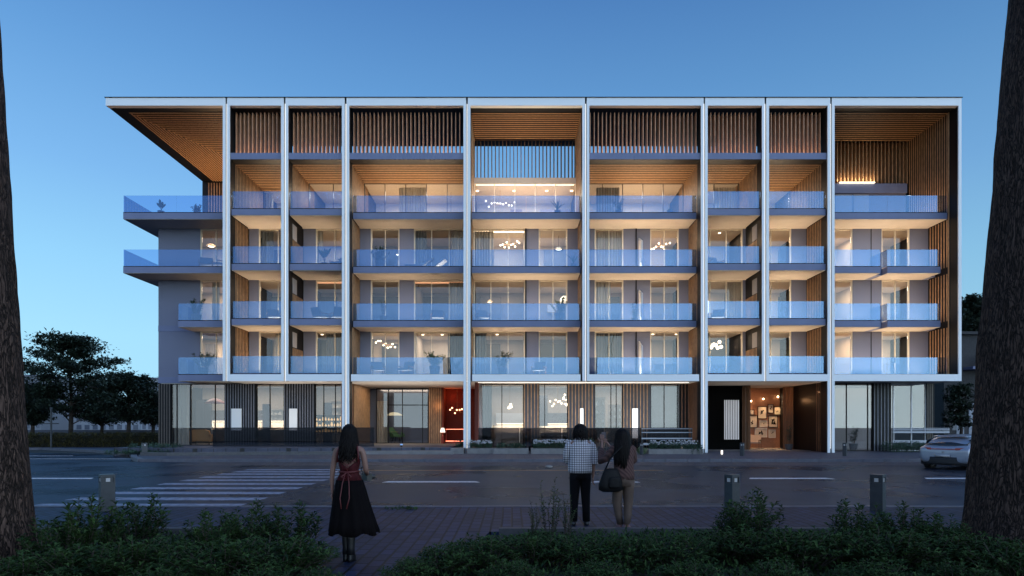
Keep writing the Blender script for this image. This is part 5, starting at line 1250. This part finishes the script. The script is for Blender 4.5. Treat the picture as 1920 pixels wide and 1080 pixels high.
bod = [[(x, y, z) for (x, y, z) in ring((0, 0, z0), rx, ry, K, fold, 14, ph)] for z0, rx, ry, fold, ph in [(1.23, .135, .105, 0, 0), (1.18, .130, .10, 0, 0), (1.10, .112, .09, .01, 0), (1.06, .116, .092, .02, 0), (.98, .15, .12, .03, .3), (.85, .175, .15, .05, .5), (.65, .205, .18, .06, .8), (.48, .235, .21, .07, 1.1), (.335, .262, .24, .08, 1.4)]]
# the skirt swings to the right
for r_ in bod: 
    for q in range(len(r_)):
        x, y, z = r_[q]; t = max(0, 1.0 - z) / .66; x2 = x + (.055 * t if x > 0 else .0) + .03 * t; 
        if z > 1.15: z -= .10 * (1 if y < 0 else -.6) * (1 - min(1, abs(x) / .13))   # low back, high front
        r_[q] = (x2, y, z + .02 * math.sin(q * .7) * t)
cloth('dress', [], [bod[:5]], redd, W1); cloth('skirt', [], [bod[4:]], mat('black_skirt', (.004, .003, .0035), .9, spec=.08, bump=.3, bscale=12), W1)
m_ = MB()
for s in (-1, 1): 
    m_.tube([(s * .125, -.07, 1.20), (s * .13, -.085, 1.31), (s * .095, -.03, 1.415), (s * .085, .06, 1.38), (s * .08, .10, 1.26)], .012, 6)
    m_.tube([(s * .10, -.095, 1.24), (-s * .02, -.115, 1.15), (s * .01, -.10, 1.08)], .007, 5)
    m_.tube([(s * .015, -.125, 1.075), (s * .04, -.17, .95), (s * .055, -.215, .78), (s * .03, -.25, .66)], .007, 5)
    m_.tube([(0, -.12, 1.08), (s * .06, -.15, 1.03), (s * .015, -.13, 1.0)], .009, 5)
m_.tube([(-.118, 0, 1.085), (-.09, -.08, 1.085), (0, -.115, 1.08), (.09, -.08, 1.085), (.118, 0, 1.085)], .013, 6)
m_.build('dress_ribbon', mat('red_ribbon', (.075, .006, .007), .6), W1, True)
for s, dx, dy in ((-1, -.035, 0), (1, .03, -.04)):
    b = MB(); b.loft([ring((dx, dy, z), rx, ry, 14) for z, rx, ry in [(.30, .055, .06), (.28, .054, .06), (.16, .045, .052), (.08, .048, .06)]]); b.loft([ring((dx, dy + o2, z), rx, ry, 14) for z, o2, rx, ry in [(.10, .0, .046, .058), (.07, .03, .045, .09), (.035, .05, .045, .12), (.0, .05, .044, .125)]])
    b.build('boot', mat('black_leather', (.012, .011, .012), .4), W1, True)
def hair(parent, c, w, d, ztop, zbot, n, seed, wave=.012, fl=.03, back=-1, cx=0, th=.011, straight=False, flare=1.1):
    rg = random.Random(seed); mb = MB()
    mb.ell((c[0], c[1], ztop - (ztop - c[2]) * .98), w * .98, d * .98, ztop - c[2] - .004, 16, 10)
    for k in range(n):
        a = math.pi * (rg.random() * 1.36 - .18) + (math.pi if back < 0 else 0)     # around the back and sides
        u = rg.random(); ca, sa = math.cos(a), math.sin(a); pts = []; zb = zbot + rg.uniform(-.02, .08) + .03 * abs(ca); ph = rg.uniform(0, 6.28); rad = []
        pts.append((c[0] + w * .3 * ca, c[1] + d * .3 * sa, ztop - .004)); rad.append(th * .6)
        pts.append((c[0] + w * .85 * ca, c[1] + d * .85 * sa, ztop - .045)); rad.append(th)
        N = 9
        for j in range(N):
            t = j / (N - 1); z = ztop - .09 - (ztop - .09 - zb) * t; rr = 1.02 + (flare - 1) * math.sin(t * 2.2) + .06 * u
            pts.append((c[0] + w * rr * ca + wave * t * math.sin(ph + t * 13), c[1] + d * rr * sa + wave * t * math.cos(ph + t * 11) - (0 if z > c[2] - .1 else .02), z)); rad.append(th * (1.15 - .8 * t ** 3))
        mb.tube(pts, rad, 5)
    return mb.build('hair', hairm, parent, True)
hair(W1, (0, .0, 1.545), .080, .10, 1.665, 1.19, 120, 3, .028, flare=1.16, th=.008)
cm = empty('camera', (0, 0, 0)); COL.objects.unlink(cm); bpy.data.objects.remove(cm)
cam_o = empty('photo_camera', (W1.location.x + .155, 7.66 + .26, 1.03), R(-50), 'small black camera held by the woman in the red dress', 'camera')
blk = mat('black_plastic', (.015, .015, .017), .4)
MB().box(-.07, .07, -.035, .035, -.05, .045).build('camera_body', blk, cam_o); m_ = MB(); m_.tube([(0, .03, 0), (0, .10, 0)], [.038, .034], 14); m_.build('lens', blk, cam_o); MB().prism([(-.03, .045), (.03, .045), (.018, .07), (-.018, .07)], 'y', -.03, .03).build('viewfinder', blk, cam_o)
m_ = MB(); m_.tube([(-.07, 0, .03), (-.10, -.03, .08), (-.05, -.05, .12), (.02, -.04, .11), (.07, 0, .03)], .007, 5); m_.build('strap', blk, cam_o)

# the man in the checked shirt -----------------------------------------------------------
W2 = empty('person', (PX(1088, 10.4), 10.4, .03), 0, 'man in a small checked shirt and black trousers, standing with his back turned', 'person')
ch = [(None, [(0, 0, .92, .13, .10), (0, 0, 1.06, .13, .09), (0, 0, 1.20, .14, .095), (0, 0, 1.34, .15, .085), (0, 0, 1.40, .06, .055), (0, .01, 1.46, .052), (0, .02, 1.54, .078, .09), (0, .02, 1.605, .072, .085)]),
      ((0, 3), [(-.185, 0, 1.345, .052), (-.205, .02, 1.20, .046), (-.205, .05, 1.06, .04), (-.15, .20, 1.04, .032), (-.10, .28, 1.08, .026)]),
      ((0, 3), [(.185, 0, 1.345, .052), (.205, 0, 1.20, .046), (.215, 0, 1.05, .04), (.22, .01, .93, .033), (.215, .03, .82, .024), (.212, .04, .76, .028, .017)]),
      ((0, 0), [(-.09, 0, .84, .095), (-.10, 0, .48, .06), (-.11, 0, .10, .04), (-.11, .06, .03, .035), (-.12, .15, .025, .03)]),
      ((0, 0), [(.09, 0, .84, .095), (.10, 0, .48, .06), (.10, 0, .10, .04), (.10, .06, .03, .035), (.11, .15, .025, .03)]),
      ((0, 6), [(0, .115, 1.535, .015)])]
ch += fingers((.212, .04, .75), (0, .12, -1), (0, 1, 0), .6) + fingers((-.10, .28, 1.08), (.6, .6, .3), (0, 0, 1), .8)
skinmesh('body', ch, skinm, W2); head_parts(W2, (0, .02, 1.55), (0, 1, 0), .09)
def check_mat():
    m = bpy.data.materials.new('checked_cotton'); m.use_nodes = True; t = m.node_tree; b = t.nodes['Principled BSDF']; b.inputs['Roughness'].default_value = .9
    c = t.nodes.new('ShaderNodeTexCoord'); sx = t.nodes.new('ShaderNodeSeparateXYZ'); t.links.new(c.outputs['Object'], sx.inputs[0]); outs = []
    for k in ('X', 'Z'):
        a = t.nodes.new('ShaderNodeMath'); a.operation = 'MULTIPLY'; a.inputs[1].default_value = 27; t.links.new(sx.outputs[k], a.inputs[0])
        f = t.nodes.new('ShaderNodeMath'); f.operation = 'FRACT'; t.links.new(a.outputs[0], f.inputs[0]); g = t.nodes.new('ShaderNodeMath'); g.operation = 'GREATER_THAN'; g.inputs[1].default_value = .22; t.links.new(f.outputs[0], g.inputs[0]); outs.append(g)
    mu = t.nodes.new('ShaderNodeMath'); mu.operation = 'MULTIPLY'; t.links.new(outs[0].outputs[0], mu.inputs[0]); t.links.new(outs[1].outputs[0], mu.inputs[1])
    mxx = t.nodes.new('ShaderNodeMix'); mxx.data_type = 'RGBA'; mxx.inputs[6].default_value = (.010, .009, .013, 1); mxx.inputs[7].default_value = (.52, .50, .54, 1); t.links.new(mu.outputs[0], mxx.inputs['Factor']); t.links.new(mxx.outputs[2], b.inputs['Base Color']); return m
chk = check_mat()
cloth('shirt', [([(.13, 0, 1.375), (.19, 0, 1.305), (.222, 0, 1.18), (.232, 0, 1.03), (.233, 0, 1.0)], [.045, .058, .054, .050, .052]), ([(-.13, 0, 1.375), (-.19, 0, 1.305), (-.222, .02, 1.18), (-.218, .05, 1.06), (-.20, .12, 1.05)], [.045, .058, .054, .050, .050])],
      [[ring((0, 0, z), rx, ry, 32, f, 7, z * 5) for z, rx, ry, f in [(.86, .175, .125, .02), (.90, .190, .14, .03), (.98, .188, .14, .02), (1.12, .185, .135, .015), (1.26, .195, .132, .01), (1.33, .180, .118, 0), (1.385, .125, .088, 0), (1.44, .068, .066, 0)]]], chk, W2)
blt = mat('black_cloth', (.0045, .0045, .006), .9, spec=.1, bump=.3, bscale=15)
def trousers(parent, m, hipz, hips, legs):
    mb = []
    mb.append([ring((hips[0], hips[1], z), rx, ry, 24) for z, rx, ry in [(hipz + .10, hips[2] * .93, hips[3] * .95), (hipz, hips[2], hips[3]), (hipz - .10, hips[2] * 1.02, hips[3] * 1.03)]])
    for lg in legs: mb.append([ring((x, y, z), r1, r2, 20, .03, 5, z * 9) for x, y, z, r1, r2 in lg])
    return cloth('trousers', [], mb, m, parent)
trousers(W2, blt, .86, (0, 0, .160, .125), [[(-.08, 0, .84, .092, .12), (-.085, 0, .74, .086, .105), (-.095, 0, .48, .066, .078), (-.107, 0, .25, .056, .064), (-.11, .0, .06, .052, .066)], [(.078, 0, .84, .092, .12), (.083, 0, .74, .086, .105), (.088, 0, .48, .066, .078), (.095, 0, .25, .056, .064), (.10, 0, .06, .052, .066)]])
for dx in (-.115, .105):
    b = MB(); b.loft([ring((dx, y, z), rx, ry, 14) for z, y, rx, ry in [(.10, 0, .045, .055), (.06, .04, .045, .10), (.03, .05, .045, .135), (0, .05, .045, .14)]]); b.build('shoe', MATS['black_leather'], W2, True)
hair(W2, (0, .015, 1.555), .095, .105, 1.675, 1.39, 100, 8, .018, flare=1.12)

# the woman with the bag, taking a picture ---------------------------------------------------
W3_ = empty('person', (PX(1166, 9.84), 9.84, .03), 0, 'woman in a striped brown cardigan raising a phone, long straight black hair', 'person')
ch = [(None, [(.03, 0, .88, .12, .10), (.03, 0, 1.0, .105, .085), (.03, 0, 1.14, .11, .085), (.025, 0, 1.27, .12, .075), (.03, 0, 1.34, .05, .045), (.02, .01, 1.39, .045), (.0, .03, 1.46, .07, .085), (.0, .03, 1.53, .07, .082)]),
      ((0, 3), [(-.11, .03, 1.27, .045), (-.22, .12, 1.13, .038), (-.29, .20, 1.10, .034), (-.27, .30, 1.25, .027), (-.26, .36, 1.36, .020), (-.26, .38, 1.41, .022)]),
      ((0, 3), [(.15, .02, 1.27, .045), (.17, .06, 1.10, .04), (.12, .18, 1.02, .034), (-.03, .32, 1.18, .027), (-.15, .38, 1.33, .020), (-.19, .40, 1.38, .022)]),
      ((0, 0), [(-.06, 0, .80, .085), (-.08, .02, .46, .055), (-.03, .0, .12, .038), (-.02, .06, .04, .03), (-.03, .14, .02, .026)]),
      ((0, 0), [(.10, 0, .80, .085), (.11, .0, .46, .055), (.06, -.10, .14, .038), (.06, -.06, .05, .03), (.03, .02, .02, .026)]),
      ((0, 6), [(-.03, .125, 1.455, .014)])]
ch += fingers((-.26, .38, 1.41), (.1, .1, 1), (1, 0, 0), .6) + fingers((-.19, .40, 1.38), (-.5, .1, .8), (1, 0, 0), .7)
skinmesh('body', ch, skinm, W3_); head_parts(W3_, (0, .03, 1.47), (-.25, 1, 0), .085)
def stripe_mat():
    m = bpy.data.materials.new('striped_knit'); m.use_nodes = True; t = m.node_tree; b = t.nodes['Principled BSDF']; b.inputs['Roughness'].default_value = .95
    c = t.nodes.new('ShaderNodeTexCoord'); w = t.nodes.new('ShaderNodeTexWave'); w.bands_direction = 'DIAGONAL'; w.inputs['Scale'].default_value = 9; w.inputs['Distortion'].default_value = 1.5; t.links.new(c.outputs['Object'], w.inputs['Vector'])
    r = t.nodes.new('ShaderNodeValToRGB'); r.color_ramp.elements[0].color = (.035, .016, .016, 1); r.color_ramp.elements[1].color = (.10, .05, .044, 1); t.links.new(w.outputs['Fac'], r.inputs[0]); t.links.new(r.outputs[0], b.inputs['Base Color']); return m
knit = stripe_mat()
cloth('cardigan', [([(-.05, .01, 1.31), (-.12, .03, 1.28), (-.22, .12, 1.13), (-.30, .20, 1.085), (-.285, .27, 1.19), (-.275, .31, 1.26)], [.055, .062, .060, .058, .046, .04]), ([(.12, .01, 1.30), (.16, .02, 1.27), (.19, .06, 1.10), (.13, .18, 1.01), (-.02, .31, 1.16), (-.07, .34, 1.22)], [.055, .062, .058, .054, .045, .038])],
      [[ring((.03, 0, z), rx, ry, 32, f, 7, z * 5) for z, rx, ry, f in [(.80, .160, .13, .02), (.88, .158, .13, .02), (1.0, .145, .115, .02), (1.14, .15, .115, .01), (1.25, .155, .105, 0), (1.32, .115, .08, 0), (1.37, .06, .058, 0)]]], knit, W3_)
khk = mat('brown_cloth', (.075, .048, .036), .85, bump=.5, bscale=10, var=.2)
trousers(W3_, khk, .80, (.03, 0, .15, .13), [[(-.05, 0, .78, .095, .12), (-.06, 0, .66, .082, .10), (-.075, .02, .44, .064, .074), (-.05, .01, .24, .052, .058), (-.025, .0, .10, .043, .05)], [(.10, 0, .78, .095, .12), (.102, 0, .66, .082, .10), (.10, 0, .44, .064, .074), (.08, -.06, .24, .052, .058), (.06, -.10, .12, .043, .05)]])
pk = mat('pink_shoe', (.16, .08, .085), .6)
for dx, dy, rt in ((-.03, .03, .15), (.055, -.06, -.6)):
    b = MB(); b.loft([ring((dx - math.sin(rt) * y, dy + math.cos(rt) * y, z), rx, ry, 14, rot=rt) for z, y, rx, ry in [(.11, 0, .042, .05), (.06, .03, .044, .09), (.03, .04, .045, .12), (0, .04, .046, .125)]]); b.build('shoe', pk, W3_, True)
hair(W3_, (.005, .02, 1.47), .092, .10, 1.60, .98, 130, 21, .006, flare=1.30, th=.014)
wl = W3_.location
bag = empty('shoulder_bag', (wl.x - .19, wl.y - .13, wl.z + .62), R(10), 'slouchy black shoulder bag hanging from the woman with the phone', 'bag')
lb = mat('bag_leather', (.005, .005, .006), .6, spec=.15, bump=.4, bscale=14)
b = MB(); b.loft([ring((0, 0, z), rx, ry, 24, .03, 5, z * 10) for z, rx, ry in [(0, .14, .05), (.03, .20, .08), (.12, .20, .085), (.22, .165, .07), (.32, .12, .05), (.36, .10, .03)]]); b.build('pouch', lb, bag, True)
b = MB(); b.loft([ring((.03, -.085, z), rx, .02, 16) for z, rx in [(.06, .08), (.09, .10), (.20, .09), (.23, .06)]]); b.build('pocket', lb, bag, True)
b = MB(); b.tube([(-.10, 0, .33), (-.02, -.03, .52), (.16, -.04, .70), (.26, .05, .72), (.24, .16, .60), (.10, .05, .34)], .012, 6); b.build('strap', lb, bag, True)
ph = empty('phone', (wl.x - .225, wl.y + .41, wl.z + 1.42), R(8), 'dark phone held up by the woman with the bag', 'phone')
MB().box(-.038, .038, -.004, .004, -.03, .12).build('case', blk, ph); MB().box(-.034, .034, -.0055, -.004, -.026, .116).build('screen', mat('phone_screen', (.02, .02, .03), .2, emit=(.2, .22, .3), estr=.15), ph)

# ---------------------------------------------------------------- car
carp = mat('car_paint', (.30, .33, .40), .28, metal=.35, coat=.6); cglass = mat('car_glass', (.01, .012, .015), .08, spec=.8); tyre = mat('tyre', (.012, .012, .013), .8); rim = mat('rim', (.25, .25, .27), .3, metal=.8)
car = empty('parked_car', (18.15, 24.75, 0), R(30), 'silver blue hatchback driving off to the right, half hidden by the big trunk', 'car')
sc_ = .80; car.scale = (1.0, 1.0, sc_)
# cross-sections along the length: (x, half width at sill, half width at belt, half width at roof, sill z, belt z, roof z)
SEC = [(-2.22, .74, .80, .55, .42, .90, .92), (-2.18, .80, .86, .60, .32, 1.00, 1.04), (-2.05, .86, .91, .66, .24, 1.06, 1.14), (-1.75, .89, .94, .66, .22, 1.08, 1.42), (-1.35, .90, .95, .68, .22, 1.06, 1.58), (-.6, .90, .95, .70, .22, 1.02, 1.66), (.2, .90, .95, .70, .22, 1.0, 1.66), (.9, .90, .94, .66, .22, .98, 1.42), (1.3, .89, .92, .68, .24, .97, 1.10), (1.9, .84, .88, .62, .26, .90, .95), (2.15, .72, .76, .5, .34, .74, .78)]
def sect(s, y=0):
    x, a, b_, c, z0, z1, z2 = s; pts = [(0, z0), (a * .7, z0), (a, z0 + .06), (b_, (z0 + z1) / 2), (b_ * .985, z1 - .04), (b_ * .94, z1), (c + (b_ - c) * .35, z1 + (z2 - z1) * .55), (c, z2 - .05 * (z2 - z1)), (c * .6, z2), (0, z2 + .01)]
    return [(x, -p[0], p[1]) for p in pts] + [(x, p[0], p[1]) for p in pts[-2:0:-1]]
b = MB(); b.loft([sect(s) for s in SEC]); bo = b.build('body', carp, car, True); sm = bo.modifiers.new('Subdivision', 'SUBSURF'); sm.levels = 2; sm.render_levels = 2
def strip(name, m, pts, off=.02):
    mb = MB(); n = len(pts) // 2; k = len(mb.v); mb.hexa([*pts[:4], *[(p[0] + off, p[1], p[2] - off * .3) for p in pts[:4]]]); return mb.build(name, m, car)
# rear window, as a curved panel following the tailgate
def patch(name, m, fn, nu, nv, parent=car):
    mb = MB(); g = [[fn(u / nu, v / nv) for v in range(nv + 1)] for u in range(nu + 1)]
    for row in g: mb.v += row
    for u in range(nu):
        for v in range(nv): a = u * (nv + 1) + v; mb.f.append((a, a + 1, a + nv + 2, a + nv + 1))
    o = mb.build(name, m, parent, True); s = o.modifiers.new('Solidify', 'SOLIDIFY'); s.thickness = .015; s.offset = 0; return o
patch('rear_window', cglass, lambda u, v: (-2.105 + .62 * v + .10 * (2 * u - 1) ** 2, (2 * u - 1) * (.74 - .12 * v), 1.16 + .36 * v), 10, 4)
patch('spoiler', carp, lambda u, v: (-1.72 + .35 * v + .05 * (2 * u - 1) ** 2, (2 * u - 1) * .62, 1.56 + .05 * v), 8, 2)
lamp = mat('tail_lamp', (.10, .02, .025), .2, spec=.8, emit=(.5, .12, .08), estr=.12)
for s in (-1, 1):
    patch('tail_light', lamp, lambda u, v: (-2.215 + .30 * u ** 2.2, s * (.42 + .50 * u), .93 + .10 * v + .02 * u), 10, 2)
patch('light_bar', lamp, lambda u, v: (-2.235, (2 * u - 1) * .42, .955 + .035 * v), 4, 1)
patch('rear_bumper', mat('black_trim', (.015, .015, .017), .6), lambda u, v: (-2.245 + .28 * abs(2 * u - 1) ** 3 + .06 * v * 0, (2 * u - 1) * .90, .22 + .38 * v), 12, 3)
patch('licence_plate', mat('plate', (.5, .5, .52), .5), lambda u, v: (-2.262, (2 * u - 1) * .25, .60 + .11 * v), 2, 1)
lg = MB()
for k in range(16):
    a0, a1 = 2 * math.pi * k / 16, 2 * math.pi * (k + 1) / 16
    lg.hexa([(-2.245, .036 * math.cos(a0), .83 + .036 * math.sin(a0)), (-2.245, .036 * math.cos(a1), .83 + .036 * math.sin(a1)), (-2.245, .029 * math.cos(a1), .83 + .029 * math.sin(a1)), (-2.245, .029 * math.cos(a0), .83 + .029 * math.sin(a0)),
             (-2.225, .036 * math.cos(a0), .83 + .036 * math.sin(a0)), (-2.225, .036 * math.cos(a1), .83 + .036 * math.sin(a1)), (-2.225, .029 * math.cos(a1), .83 + .029 * math.sin(a1)), (-2.225, .029 * math.cos(a0), .83 + .029 * math.sin(a0))])
for k in range(3):
    a = math.pi / 2 + k * 2.094; lg.tube([(-2.24, 0, .83), (-2.24, .03 * math.cos(a), .83 + .03 * math.sin(a))], .004, 4)
lg.build('emblem', rim, car)
for s in (-1, 1):
    patch('side_window', cglass, lambda u, v: (-1.55 + 2.3 * u - .25 * v * (1 - u) - .1 * v, s * (.935 - .22 * v ** 1.1), 1.09 + .40 * v * (1 - .25 * (2 * u - 1) ** 4)), 12, 4)
    for wx in (-1.42, 1.38):
        w = MB(); w.lathe((0, 0, 0), [(.22, -.11), (.33, -.11), (.36, -.07), (.36, .07), (.33, .11), (.22, .11), (.22, -.11)], 24); wo = w.build('wheel', tyre, car, True); wo.rotation_euler = (R(90), 0, 0); wo.location = (wx, s * .84, .36); wo.scale = (1, 1 / sc_ * .95, 1)
        r_ = MB(); 
        for k in range(5):
            a = k * 2 * math.pi / 5; r_.hexa([(.03 * math.cos(a + 1.57), .03 * math.sin(a + 1.57), -.1), (.22 * math.cos(a) + .03 * math.cos(a + 1.57), .22 * math.sin(a) + .03 * math.sin(a + 1.57), -.1), (.22 * math.cos(a) - .03 * math.cos(a + 1.57), .22 * math.sin(a) - .03 * math.sin(a + 1.57), -.1), (-.03 * math.cos(a + 1.57), -.03 * math.sin(a + 1.57), -.1), (.03 * math.cos(a + 1.57), .03 * math.sin(a + 1.57), .1), (.22 * math.cos(a) + .03 * math.cos(a + 1.57), .22 * math.sin(a) + .03 * math.sin(a + 1.57), .1), (.22 * math.cos(a) - .03 * math.cos(a + 1.57), .22 * math.sin(a) - .03 * math.sin(a + 1.57), .1), (-.03 * math.cos(a + 1.57), -.03 * math.sin(a + 1.57), .1)])
        r_.lathe((0, 0, 0), [(.20, -.10), (.235, -.10), (.235, .10), (.20, .10), (.20, -.10)], 20); r_.build('rim', rim, wo)
